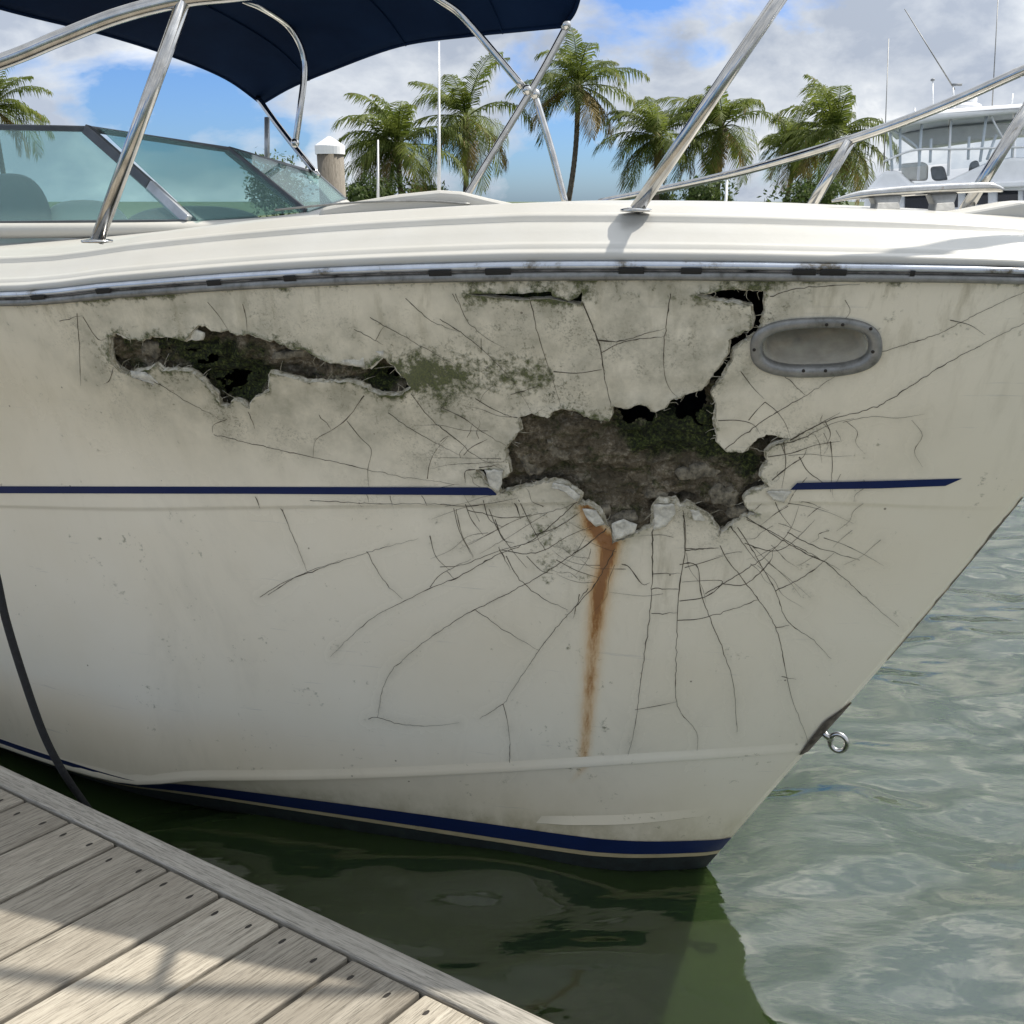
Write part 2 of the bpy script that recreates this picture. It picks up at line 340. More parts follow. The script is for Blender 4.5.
# ------------------------------------------------------------------ water and shore (structure)
def graded(core0, core1, step, lo, hi, g=1.09):
    a = list(np.arange(core0, core1, step)); d = step
    while a[-1] < hi: d *= g; a.append(a[-1]+d)
    d = step
    while a[0] > lo: d *= g; a.insert(0, a[0]-d)
    return np.array(a)
xs = graded(-1.6, 3.6, .020, -900., 900.); ys = graded(.5, 6.5, .018, -60., 3200.)
X, Y = np.meshgrid(xs, ys)
dist = np.hypot(X-.6, Y-2.2); cell = np.maximum(np.gradient(xs)[None, :], np.gradient(ys)[:, None])
def waves(X, Y, cell):
    wx = X+.25*fbm(X*.8, Y*.8, 50, 2); wy = Y+.25*fbm(X*.8+9, Y*.8, 60, 2); z = 0
    for lam, amp, sd_, an in ((1.9, .034, 1, .15), (.8, .042, 11, -.1), (.36, .026, 21, .22), (.17, .0085, 31, -.05), (.085, .0020, 41, .1)):
        ca, sa = math.cos(an), math.sin(an); u = (wx*ca+wy*sa)/(lam*2.1); v = (-wx*sa+wy*ca)/lam
        z = z+amp*2*(vnoise(u*1.4, v*1.4, sd_)-.5)*np.clip(1.6-cell*3.0/lam, 0, 1)
    return z
Z = waves(X, Y, cell)
Wt = Mat('harbour_water')
b1 = Wt.noise(3.2, 4, .55, (.55, 1.35, 1), .35); b2 = Wt.noise(10, 3, .5, (.6, 1.4, 1), .3)
Wt.set(Base_Color=Wt.ramp(Wt.noise(.5, 3), [(.3, (.015, .029, .007)), (.7, (.023, .038, .012))]), Roughness=.02, IOR=1.55)
Wt.p.inputs['Specular IOR Level'].default_value = 1.0
Wt.bump(Wt.math('ADD', Wt.math('MULTIPLY', b1, .8), Wt.math('MULTIPLY', b2, .10)), .16, .05)
Wt.p.inputs['Subsurface Weight'].default_value = 1.0; Wt.p.inputs['Subsurface Radius'].default_value = (.8, 1.0, .6); Wt.p.inputs['Subsurface Scale'].default_value = .22
o = mesh('water', np.stack([X, Y, Z], -1), gridfaces(*X.shape), Wt.m); tag(o, kind='structure')

M_grass = simple('shore_grass', (.06, .085, .03), .9, .4, 3, bump=.3); M_wall = simple('seawall_concrete', (.34, .33, .30), .9, .25, 2)
mb = MB(); mb.add(*box((0, 380, .1), 900, 690, 1.3)); tag(mb.build('shore', M_grass, smooth=False), kind='structure')
sw = MB().add(*box((0, 34.8, .2), 900, .38, 1.75)).build('seawall', M_wall, smooth=False)
tag(sw, 'low concrete seawall along the shore under the palm trees', 'seawall')

# ------------------------------------------------------------------ the boat
TH = math.radians(30)
CD = np.array([math.cos(TH), -math.sin(TH), 0]); CN = np.array([math.sin(TH), math.cos(TH), 0])
r0 = ray(705, 868); S0 = CAM+r0*(2/-r0[2])
def stem(u, v): r = ray(u, v); return CAM+r*(np.dot(S0-CAM, CN)/np.dot(r, CN))
def mirror(P): P = np.asarray(P, float); return P-2*np.dot(P-S0, CN)[..., None]*CN
class Level:
    def __init__(s, stem_pt, plan, pix, zextra):
        """plan: (x,y) from stem aft; pix: photo heights read on that plan curve; zextra: (x,z)"""
        plan = [(stem_pt[0], stem_pt[1])]+plan
        P = smoothpath([np.array([x, y, 0.]) for x, y in plan], 12); P = np.array(P)[::-1]
        s.px, s.py = P[:, 0], P[:, 1]; s.xs = stem_pt[0]; zz = [(stem_pt[0], stem_pt[2])]
        for u, v in pix:
            r = ray(u, v); S = np.linspace(1.2, 5, 4000); d = r[1]*S-np.interp(r[0]*S, s.px, s.py)
            i = np.argmax(d > 0); zz.append((r[0]*S[i], CAM[2]+r[2]*S[i]))
        zz += zextra; zz.sort(); Z = np.array(smoothpath([np.array([a, b, 0]) for a, b in zz], 10)); s.zx, s.zz = Z[:, 0], Z[:, 1]
    def at(s, a):
        x = XA+(s.xs-XA)*a; return np.stack([x, np.interp(x, s.px, s.py), np.interp(x, s.zx, s.zz)], -1)
XA = -6.5
Lsheer = Level(stem(1180, 291), [(1.28, 1.84), (1.0, 1.815), (.5, 1.885), (0, 2.0), (-.6, 2.15), (-1.25, 2.33), (-2.5, 2.92), (-4.5, 4.02), (-6.5, 5.17)],
               [(0, 306), (100, 299), (250, 289), (400, 283), (600, 280), (800, 281), (1024, 284)], [(-2.5, 1.69), (-4.5, 1.6), (-6.5, 1.55)])
Lknuck = Level(stem(1018, 503), [(1.12, 1.965), (.9, 1.955), (.6, 1.99), (0, 2.13), (-.7, 2.30), (-1.3, 2.49), (-2.5, 3.03), (-4.5, 4.12), (-6.5, 5.27)],
               [(0, 505), (250, 506), (500, 504), (800, 502)], [(-2.5, 1.0), (-4.5, .9), (-6.5, .88)])
Lchine = Level(stem(812, 745), [(.78, 2.175), (.4, 2.20), (0, 2.28), (-1, 2.50), (-1.5, 2.66), (-2.5, 3.14), (-4.5, 4.22), (-6.5, 5.37)],
               [(100, 777), (200, 779), (350, 777), (500, 770), (650, 760)], [(-2.5, .12), (-4.5, .09), (-6.5, .09)])
Lwl = Level(S0, [(.52, 2.31), (.28, 2.305), (0, 2.36), (-1, 2.61), (-1.5, 2.77), (-2.5, 3.25), (-4.5, 4.33), (-6.5, 5.48)], [], [(-3, 0), (-6.5, 0)])
NA = 3000; AA = np.linspace(0, 1, NA)
TS, TK, TC, TW, TB = 0., .62, 1.5, 1.95, 2.5           # surface parameter t, roughly metres down the side
lv = [l.at(AA) for l in (Lsheer, Lknuck, Lchine, Lwl)]
kx = XA+(.35-XA)*AA; keel = S0+CD*((kx-S0[0])/CD[0])[:, None]; keel[:, 2] = -.5+.5*np.clip(AA-.97, 0, 1)/.03*.3
lv.append(keel)
TAB = np.array(lv)
def hullP(a, t):
    a = np.clip(a, 0, 1); t = np.asarray(t, float)
    f = a*(NA-1); i = np.clip(f.astype(int), 0, NA-2); f = (f-i)[..., None]
    S, Kn, C, Wl, Ke = [T[i]*(1-f)+T[i+1]*f for T in TAB]
    T1 = t[..., None]
    side = S*((T1-TK)*(T1-TC)/((TS-TK)*(TS-TC)))+Kn*((T1-TS)*(T1-TC)/((TK-TS)*(TK-TC)))+C*((T1-TS)*(T1-TK)/((TC-TS)*(TC-TK)))
    step = np.clip((t-TK)/.012, 0, 1)*.004*np.clip((TC-t)/.3, 0, 1)*np.clip((1-a)*25, 0, 1)
    side = side+step[..., None]*CN
    q1 = (T1-TC)/(TW-TC); q2 = (T1-TW)/(TB-TW)
    bot = np.where(q1 <= 1, C*(1-q1)+Wl*q1, Wl*(1-q2)+Ke*q2)
    return np.where(T1 <= TC, side, bot)
def hullN(a, t):
    e = 2e-3; t2 = np.where(np.abs(np.asarray(t)-TC) < e*1.5, np.asarray(t)-3*e, t); a2 = np.clip(a, e, 1-e)
    du = hullP(a2+e*.5, t2)-hullP(a2-e*.5, t2); dv = hullP(a2, t2+e)-hullP(a2, t2-e)
    n = np.cross(du, dv); n /= np.linalg.norm(n, axis=-1)[..., None]+1e-12
    return np.where(n[..., 1:2] > 0, -n, n)
ga = np.linspace(.5, 1, 500); gt = np.linspace(0, TW, 260); GA, GT = np.meshgrid(ga, gt); GP, _ = proj(hullP(GA, GT))
def inv(pts):
    """photo positions -> (a, t) on the hull side"""
    pts = np.asarray(pts, float).reshape(-1, 2); A = np.empty(len(pts)); T = np.empty(len(pts))
    for k, p in enumerate(pts):
        i = np.argmin(((GP-p)**2).sum(-1)); A[k] = GA.flat[i]; T[k] = GT.flat[i]
    for _ in range(6):
        e = 1e-4; p0, _ = proj(hullP(A, T)); pa, _ = proj(hullP(A-e, T)); pt, _ = proj(hullP(A, T+e))
        Ja = (p0-pa)/e; Jt = (pt-p0)/e; r = pts-p0; det = Ja[:, 0]*Jt[:, 1]-Ja[:, 1]*Jt[:, 0]
        det = np.where(np.abs(det) < 1e-3, 1e-3, det)
        A = np.clip(A+np.clip((r[:, 0]*Jt[:, 1]-r[:, 1]*Jt[:, 0])/det, -.01, .01), .3, 1); T = np.clip(T+np.clip((Ja[:, 0]*r[:, 1]-Ja[:, 1]*r[:, 0])/det, -.02, .02), 0, TW)
    return A, T
def c4(l): return [(60+x/2.56, 270+y/2.56) for x, y in l]
def c5(l): return [(440+x/2.56, 270+y/2.56) for x, y in l]
def c6(l): return [(260+x/1.7067, 480+y/1.7067) for x, y in l]
def jag(poly, step=4.0, amp=1.5, closed=True, seed=1):
    r = np.random.default_rng(seed); P = np.array(poly, float); out = []; n = len(P)
    for i in range(n if closed else n-1):
        a, b = P[i], P[(i+1) % n]; m = max(1, int(np.linalg.norm(b-a)/step)); nn = np.array([-(b-a)[1], (b-a)[0]])/(np.linalg.norm(b-a)+1e-9)
        for k in range(m):
            out.append(a+(b-a)*k/m+(nn*r.normal(0, amp*.45) if k else 0))
    if not closed: out.append(P[-1])
    return np.array(out)
HOLE_TEAR = c4([(128, 168), (150, 158), (180, 172), (215, 178), (235, 165), (272, 166), (300, 172), (325, 178), (345, 150), (358, 138), (375, 140), (392, 152), (412, 155), (435, 150), (455, 163), (490, 160), (525, 170), (560, 182), (600, 200), (625, 198), (650, 212), (690, 232), (740, 240), (785, 250), (805, 240), (828, 222), (850, 240), (872, 262), (900, 298), (878, 318), (845, 320), (820, 318), (800, 310), (780, 298), (740, 282), (690, 284), (650, 284), (605, 276), (580, 268), (545, 258), (540, 285), (542, 305), (515, 320), (498, 330), (490, 352), (470, 335), (448, 330), (432, 350), (412, 345), (400, 318), (380, 290), (350, 262), (300, 252), (268, 255), (250, 238), (232, 252), (195, 256), (188, 270), (160, 260), (140, 240), (130, 208)])
HOLE_MAIN = c5([(165, 465), (180, 440), (205, 410), (200, 380), (235, 367), (275, 380), (290, 362), (310, 355), (350, 362), (385, 382), (430, 390), (440, 375), (440, 352), (480, 356), (510, 346), (530, 352), (552, 366), (575, 358), (590, 335), (640, 318), (668, 312), (690, 280), (720, 235), (738, 210), (738, 180), (760, 168), (795, 152), (800, 130), (795, 92), (730, 82), (690, 74), (655, 62), (740, 48), (835, 52), (832, 90), (828, 140), (815, 165), (770, 195), (755, 205), (750, 232), (715, 290), (695, 315), (708, 345), (706, 400), (710, 440), (735, 465), (775, 468), (800, 442), (835, 421), (900, 431), (860, 447), (838, 467), (835, 500), (820, 530), (843, 556), (800, 568), (778, 585), (785, 605), (812, 625), (780, 628), (740, 655), (715, 680), (705, 655), (690, 635), (660, 615), (640, 602), (612, 606), (600, 596), (575, 598), (560, 596), (547, 612), (545, 655), (490, 680), (440, 702), (438, 665), (420, 650), (410, 625), (385, 608), (352, 604), (358, 580), (325, 555), (290, 543), (250, 552), (215, 558), (155, 573), (118, 545), (90, 510), (125, 512), (160, 532), (180, 518), (172, 490)])
HOLE_SLIT = c5([(70, 63), (130, 58), (180, 60), (285, 54), (288, 66), (330, 80), (352, 70), (365, 54), (362, 88), (330, 84), (280, 72), (210, 76), (130, 68)])
holes_px = [jag(HOLE_TEAR, 3, 1.3, seed=3), jag(HOLE_MAIN, 3, 1.1, seed=4), jag(HOLE_SLIT, 4, .6, seed=5)]
# fairlead opening
def oval(cu, cv, rx, ry, n=48, tilt=-.03, e=3.0):
    out = []
    for k in range(n):
        a = 2*math.pi*k/n; ca, sa = math.cos(a), math.sin(a); x = rx*np.sign(ca)*abs(ca)**(2/e); y = ry*np.sign(sa)*abs(sa)**(2/e)
        out.append((cu+x*math.cos(tilt)-y*math.sin(tilt), cv+x*math.sin(tilt)+y*math.cos(tilt)))
    return np.array(out)
holes_px.append(oval(816, 347, 54, 21))
SX = 7.0                                                # metres per unit of a
holes = []
for h in holes_px:
    a, t = inv(h); holes.append(np.stack([a*SX, t], -1))
def inside(P, poly):
    x, y = P[:, 0], P[:, 1]; c = np.zeros(len(P), bool); n = len(poly)
    for i in range(n):
        x1, y1 = poly[i]; x2, y2 = poly[(i+1) % n]
        if y1 == y2: continue
        c ^= ((y1 > y) != (y2 > y)) & (x < (x2-x1)*(y-y1)/(y2-y1)+x1)
    return c
def dseg(P, poly, closed=True):
    d = np.full(len(P), 1e9); n = len(poly)
    for i in range(n if closed else n-1):
        a = poly[i]; b = poly[(i+1) % n]; ab = b-a; t = np.clip(((P-a)@ab)/(ab@ab+1e-12), 0, 1)
        d = np.minimum(d, np.hypot(*(P-(a+t[:, None]*ab)).T))
    return d
# triangulated starboard side with the holes cut out of it
cols = np.concatenate([np.linspace(0, 4.2, 40)[:-1], np.linspace(4.2, 5.1, 45)[:-1], np.arange(5.1, 6.93, .0085), np.linspace(6.935, 7.0, 10)])
rows = np.unique(np.concatenate([np.arange(0, 1.5, .0095), [TK, TK+.004, TK+.008, TK+.012, TC], [TC+.02, TC+.1, TC+.2, TC+.3, TC+.38, TW, TW+.15, TW+.3, TB]]))
gx_, gy_ = np.meshgrid(cols, rows); G2 = np.stack([gx_.ravel(), gy_.ravel()], -1)
jit = (G2[:, 0] > 4.3) & (G2[:, 0] < 6.9) & (G2[:, 1] > .02) & (G2[:, 1] < 1.45) & (np.abs(G2[:, 1]-TK-.006) > .02)
keep = np.ones(len(G2), bool)
for h in holes:
    near = (G2[:, 0] > h[:, 0].min()-.05) & (G2[:, 0] < h[:, 0].max()+.05) & (G2[:, 1] > h[:, 1].min()-.05) & (G2[:, 1] < h[:, 1].max()+.05)
    ix = np.where(near)[0]; ins = inside(G2[ix], h); dd = dseg(G2[ix], h); keep[ix[ins | (dd < .0035)]] = False
G2 = G2[keep]
verts = list(map(tuple, G2)); edges = []
for h in holes:
    s = len(verts); verts += list(map(tuple, h)); edges += [(s+i, s+(i+1) % len(h)) for i in range(len(h))]
ov, oe, of, *_ = delaunay_2d_cdt([Vector(v) for v in verts], edges, [], 0, 1e-7)
UV = np.array([tuple(v) for v in ov]); FA = np.array([list(f) for f in of])
cen = UV[FA].mean(1); kill = np.zeros(len(FA), bool)
for h in holes: kill |= inside(cen, h)
FA = FA[~kill]
A = UV[:, 0]/SX; T = UV[:, 1]; PH = hullP(A, T); NH = hullN(A, T); PX, _ = proj(PH)
# loose, lifted gelcoat around the breaks
dh = np.full(len(UV), 1e9)
for h in holes[:3]:
    near = (UV[:, 0] > h[:, 0].min()-.1) & (UV[:, 0] < h[:, 0].max()+.1) & (UV[:, 1] > h[:, 1].min()-.1) & (UV[:, 1] < h[:, 1].max()+.1); ix = np.where(near)[0]
    dh[ix] = np.minimum(dh[ix], dseg(UV[ix], h))
lift = np.exp(-dh/.022)*(.0065*vnoise(UV[:, 0]*28, UV[:, 1]*28, 5)+.004*fbm(UV[:, 0]*80, UV[:, 1]*80, 9))
dent = -np.exp(-(((PX[:, 0]-640)/190)**2+((PX[:, 1]-455)/120)**2))*.012*vnoise(UV[:, 0]*9, UV[:, 1]*9, 15)
tearbow = np.exp(-((PX[:, 0]-240)/150)**2-((PX[:, 1]-360)/60)**2)*.010
PH2 = PH+NH*(lift+dent+tearbow)[:, None]
def gauss(u, v, ru, rv, an=0):
    x = PX[:, 0]-u; y = PX[:, 1]-v; c, s = math.cos(an), math.sin(an)
    return np.exp(-(((x*c+y*s)/ru)**2+((-x*s+y*c)/rv)**2))
nz = fbm(PX[:, 0]/22, PX[:, 1]/22, 3, 4)
moss = .70*gauss(480, 373, 96, 34, .03)+.46*gauss(425, 376, 34, 20)+.34*gauss(535, 376, 38, 22)+.5*gauss(215, 350, 90, 24)+.55*np.exp(-dh/.012)+.5*gauss(552, 540, 30, 34)+.5*gauss(548, 572, 6, 16)+.35*gauss(590, 300, 150, 12)+.35*gauss(170, 392, 50, 14, .7)
sheerline = np.interp(PX[:, 0], [0, 250, 600, 1024], [306, 289, 280, 284]); dtop = PX[:, 1]-sheerline
moss = moss+.62*np.exp(-np.clip(dtop, 0, 99)/4.5)*(.35+vnoise(PX[:, 0]/28, PX[:, 1]*0, 8)+.55*np.exp(-((PX[:, 0]-70)/80)**2))*np.clip((PX[:, 0]+40)/80, 0, 1)
grime = 1.0*gauss(690, 330, 150, 70)+.85*gauss(520, 400, 150, 85)+.8*gauss(330, 400, 190, 75, .15)+.9*gauss(180, 350, 110, 60)+.75*np.exp(-dh/.05)+.6*gauss(600, 520, 110, 50)+.35*np.exp(-np.clip(dtop, 0, 999)/25)
grime = np.clip(grime*.88*(1+nz*1.1)-.04, 0, 1.1)*np.clip((930-PX[:, 0])/120, .15, 1)
top = np.clip(.62-np.abs(PX[:, 1]-390)/170, 0, .8)*np.clip((700-PX[:, 0])/500, .1, 1)
rline = np.array([(585, 508), (592, 525), (607, 545), (607, 560), (600, 590), (594, 640), (589, 700), (583, 768)], float)
dr = dseg(PX, rline, False); wdt = np.interp(PX[:, 1], [500, 545, 600, 700, 770], [5, 8.5, 8.5, 7, 5])
rust = np.exp(-(dr/wdt)**2)*np.interp(PX[:, 1], [505, 540, 620, 700, 765, 778], [.75, .95, .8, .62, .5, 0])+.30*np.exp(-(dr/(wdt*2.4))**2)*np.interp(PX[:, 1], [505, 540, 640, 760, 775], [.9, 1, .5, .3, 0])
rust = (rust+.35*gauss(612, 546, 14, 8, -.8))*(.8+.5*(nz+.3))
CR = [c6(l) for l in [
 [(545, 35), (470, 100), (400, 130), (340, 165), (290, 185), (240, 210), (185, 240), (120, 302)],
 [(600, 75), (560, 110), (500, 150), (430, 190), (360, 225), (300, 262), (235, 315), (212, 350), (200, 405)], [(185, 408), (200, 405), (250, 418), (300, 419), (340, 414)],
 [(606, 118), (570, 180), (525, 230), (480, 285), (450, 330), (415, 382)], [(415, 382), (375, 408)], [(415, 382), (422, 410), (427, 450)], [(427, 450), (426, 497)],
 [(368, 222), (420, 258), (475, 290)], [(420, 130), (440, 165), (480, 200), (525, 222)], [(505, 137), (540, 155), (580, 168)],
 [(38, 50), (60, 105), (82, 158)], [(0, 200), (40, 175), (82, 158), (180, 125), (270, 100)], [(182, 122), (210, 170), (243, 203)],
 [(335, 50), (345, 95), (365, 132)], [(390, 50), (405, 85), (430, 120), (455, 150)], [(355, 52), (420, 66), (500, 55), (540, 40)], [(410, 120), (470, 125), (530, 95), (590, 70)],
 [(290, 183), (310, 160), (360, 135)], [(318, 155), (333, 170)], [(290, 95), (300, 130), (325, 155)], [(455, 130), (480, 155), (500, 160)],
 [(660, 50), (668, 80), (670, 160), (665, 230), (650, 340), (640, 420), (627, 472)],
 [(722, 60), (725, 120), (716, 180), (712, 240), (710, 320), (712, 385), (745, 430), (745, 472)],
 [(725, 118), (782, 116)], [(670, 161), (718, 160)], [(668, 187), (716, 187)], [(668, 228), (712, 227)], [(716, 145), (735, 142), (748, 152), (752, 190), (765, 230), (790, 290), (808, 350), (814, 430)],
 [(785, 112), (800, 140), (848, 200), (880, 250), (892, 300), (900, 340), (910, 380), (930, 430), (935, 448)],
 [(815, 80), (840, 120), (880, 190), (900, 240), (940, 270), (975, 305)], [(880, 252), (903, 248)], [(890, 335), (915, 340)],
 [(830, 62), (870, 90), (930, 125), (970, 145), (1023, 192), (1090, 250)], [(900, 90), (950, 115), (1024, 137)],
 [(716, 207), (760, 200), (790, 175), (765, 172), (720, 175)], [(712, 240), (760, 235), (850, 205)], [(725, 150), (760, 140), (790, 130)],
 [(760, 195), (820, 160), (875, 120), (905, 85), (920, 45)], [(880, 190), (930, 165), (980, 125)], [(790, 178), (830, 178), (870, 140), (875, 120)], [(640, 392), (680, 385), (712, 378)], [(617, 145), (630, 150), (652, 178), (665, 176)],
 [(545, 195), (535, 235)], [(560, 185), (545, 205)]]]
CR += [c5(l) for l in [
 [(0, 600), (60, 605), (120, 600), (200, 585)], [(0, 760), (60, 755), (150, 720), (250, 690), (330, 640)], [(35, 610), (50, 670), (85, 740)], [(65, 600), (80, 640), (110, 680)],
 [(140, 640), (160, 690), (190, 700)], [(150, 710), (180, 768)], [(200, 590), (230, 650), (270, 720)], [(190, 600), (205, 640)], [(110, 590), (125, 640), (160, 660)], [(240, 680), (300, 660), (360, 620)],
 [(0, 125), (60, 165), (120, 215), (180, 280), (235, 365)], [(40, 60), (70, 130), (120, 175), (165, 200)], [(105, 175), (105, 210)], [(230, 70), (250, 160), (270, 230), (290, 290), (310, 355)],
 [(365, 80), (385, 130), (410, 200), (420, 270), (437, 352)], [(365, 84), (385, 134), (411, 205), (421, 275), (437, 350)], [(590, 60), (580, 130), (573, 200), (575, 270), (590, 310), (610, 328)], [(400, 180), (460, 182), (575, 150)], [(412, 213), (470, 185), (575, 170)],
 [(0, 350), (60, 380), (100, 410), (170, 452)], [(90, 330), (140, 360), (205, 385)], [(0, 400), (60, 450), (80, 470), (165, 515)], [(0, 440), (20, 425)], [(60, 475), (80, 455), (120, 435)], [(290, 262), (350, 265), (415, 255)], [(180, 320), (255, 298)],
 [(720, 465), (800, 405), (860, 365), (930, 325), (1024, 265)], [(900, 432), (960, 400), (1024, 365)], [(860, 450), (930, 430), (1000, 395), (1060, 380)], [(790, 385), (812, 358), (832, 338)], [(832, 338), (862, 362), (885, 395), (897, 430)],
 [(712, 385), (760, 385), (800, 395), (820, 420)], [(770, 260), (800, 300), (830, 330)], [(880, 270), (935, 320)], [(985, 385), (1000, 420), (990, 450)], [(880, 440), (885, 500), (875, 560)], [(840, 480), (900, 470), (960, 450), (1024, 440)],
 [(850, 540), (900, 500), (930, 480), (940, 455)], [(920, 480), (945, 520), (1005, 560)], [(1000, 440), (1005, 500), (1000, 570)], [(770, 630), (830, 660), (900, 700), (1024, 768)], [(745, 655), (790, 720), (830, 768)],
 [(850, 575), (870, 620), (900, 660)], [(780, 700), (850, 720), (900, 700), (960, 640)], [(90, 510), (65, 515), (65, 545)], [(100, 505), (150, 500)], [(620, 600), (628, 660), (628, 720), (620, 768)], [(628, 718), (715, 712)], [(545, 655), (543, 768)]]]
CR += [c4(l) for l in [
 [(380, 80), (410, 115), (435, 150)], [(470, 85), (480, 120), (485, 160)], [(45, 110), (52, 200), (55, 295)], [(0, 130), (60, 115)], [(60, 118), (100, 175), (128, 170)], [(140, 250), (130, 280), (115, 290)],
 [(780, 320), (735, 380), (695, 410), (655, 435), (648, 480)], [(735, 385), (770, 430), (797, 460), (788, 510), (790, 555)], [(665, 370), (695, 408)], [(395, 420), (540, 455), (700, 490), (850, 525), (1024, 550)],
 [(940, 535), (945, 500), (960, 465), (995, 425)], [(900, 315), (940, 370), (1000, 425), (1024, 440)], [(840, 365), (920, 420), (1024, 475)], [(795, 120), (900, 180), (1024, 250)], [(755, 150), (830, 190)], [(810, 178), (832, 142)],
 [(885, 72), (950, 130), (1024, 160)], [(500, 580), (512, 610)], [(565, 610), (580, 640)], [(195, 262), (260, 290), (330, 335), (425, 385)], [(430, 380), (395, 395), (392, 415)], [(485, 350), (500, 405)], [(640, 590), (800, 598), (1000, 600)], [(1005, 60), (1024, 90)],
 [(785, 575), (790, 595)], [(845, 578), (850, 605)], [(925, 578), (940, 605)], [(765, 595), (772, 607)]]]
CR += [[(838, 375), (880, 353), (935, 335), (985, 310), (1024, 292), (1080, 270)], [(790, 440), (830, 420), (880, 405), (935, 370), (1000, 335), (1060, 305)], [(950, 320), (970, 325), (985, 335)], [(268, 595), (300, 575), (340, 560)],
       [(845, 300), (850, 312), (838, 326)], [(700, 292), (740, 296), (766, 292)], [(770, 296), (800, 288), (860, 284)]]
NMAIN = len(CR); rc = np.random.default_rng(21)     # hairline rings and spokes between the long cracks
for k in range(46):
    a0_ = rc.choice([rc.uniform(-.55, .75), rc.uniform(.75, 2.6), rc.uniform(2.5, 3.6)]); r0_ = rc.uniform(100, 215)*(1.1 if a0_ < .7 else .95); da_ = rc.uniform(.10, .30)
    CR.append([(655+1.15*(r0_+rc.normal(0, 2.5))*math.cos(a0_+da_*q), 455+.72*(r0_+rc.normal(0, 2.5))*math.sin(a0_+da_*q)) for q in np.linspace(0, 1, 4)])
for k in range(26):
    a0_ = rc.uniform(-.6, 3.7); r0_ = rc.uniform(115, 190); l_ = rc.uniform(25, 80)
    CR.append([(655+1.15*r_*math.cos(a0_+rc.normal(0, .012)), 455+.72*r_*math.sin(a0_+rc.normal(0, .012))) for r_ in np.linspace(r0_, r0_+l_, 4)])
dcr = np.full(len(PX), 1e9); vis_ = np.where((PX[:, 0] > -20) & (PX[:, 0] < 1100))[0]
for c in CR: dcr[vis_] = np.minimum(dcr[vis_], dseg(PX[vis_], np.array(c, float), False))
grime = np.clip(grime+.30*np.exp(-dcr/5)*(.4+vnoise(PX[:, 0]/14, PX[:, 1]/14, 19)), 0, 1.1)
run = np.exp(-np.clip(dtop, 0, 999)/75)*np.clip((PX[:, 0]+20)/60, 0, 1)+.7*np.exp(-((PX[:, 1]-560)/60)**2-((PX[:, 0]-660)/120)**2)
scum = np.exp(-np.clip(PH2[:, 2]-.15, 0, 9)/.035)*.8*np.clip((PX[:, 0]-100)/200, 0, 1)+.12*np.exp(-np.clip(PH2[:, 2]-.15, 0, 9)/.2)
HV = list(map(tuple, PH2)); HF = FA.tolist(); HM = [0]*len(HF)
# material by height below the waterline band
zc = PH2[FA].mean(1)[:, 2]; tcn = T[FA].mean(1)
HM = [1 if (z < .079) else 0 for z in zc]
# face orientation
n0 = np.cross(PH2[FA[:, 1]]-PH2[FA[:, 0]], PH2[FA[:, 2]]-PH2[FA[:, 0]])
HF = [f[::-1] if n0[i] @ NH[f[0]] < 0 else f for i, f in enumerate(HF)]
att = {'run': run, 'scum': scum, 'moss': moss, 'grime': grime, 'rust': rust, 'top': top}
extra = {k: [] for k in att}
def addhull(V, Fc, m, at_=None):
    s = len(HV); HV.extend(map(tuple, V)); HF.extend([[i+s for i in f] for f in Fc]); HM.extend([m]*len(Fc))
    for k in extra: extra[k] += [(at_ or {}).get(k, 0)]*len(V)
# broken edges of the holes (laminate thickness)
for hi, h in enumerate(holes[:3]):
    a, t = h[:, 0]/SX, h[:, 1]; P = hullP(a, t); N = hullN(a, t); n = len(h)
    lf = .0065*vnoise(h[:, 0]*28, h[:, 1]*28, 5)+.004*fbm(h[:, 0]*80, h[:, 1]*80, 9)
    px, _ = proj(P); lf = lf-np.exp(-(((px[:, 0]-640)/190)**2+((px[:, 1]-455)/120)**2))*.012*vnoise(h[:, 0]*9, h[:, 1]*9, 15)+np.exp(-((px[:, 0]-240)/150)**2-((px[:, 1]-360)/60)**2)*.010
    rings = []; hn = np.roll(h, -1, 0)-np.roll(h, 1, 0); hn = np.stack([-hn[:, 1], hn[:, 0]], -1); hn /= np.linalg.norm(hn, axis=1)[:, None]+1e-9
    if inside(h[:1]+hn[:1]*.002, h)[0] == False: hn = -hn
    jn = np.repeat(RNG.random(n//3+2), 3)[:n]
    for k, (dep, inn) in enumerate(((0, 0), (.0025, .0), (.0032, .004), (.0065, .0045), (.0072, .009), (.012, .0095), (.020, .005))):
        c = h+hn*(inn*(.15+1.3*vnoise(np.arange(n)*.33, np.full(n, k*7.), 60+hi)*(.5+.5*jn)))[:, None]*(.62 if hi < 2 else .2)+RNG.normal(0, .0007, h.shape)*(k > 1); pp = hullP(c[:, 0]/SX, c[:, 1])
        rings.append(pp+N*(lf-dep+RNG.normal(0, .0005, n)*(k > 0))[:, None])
    addhull(np.concatenate(rings), gridfaces(7, n, wrap=True), 2)
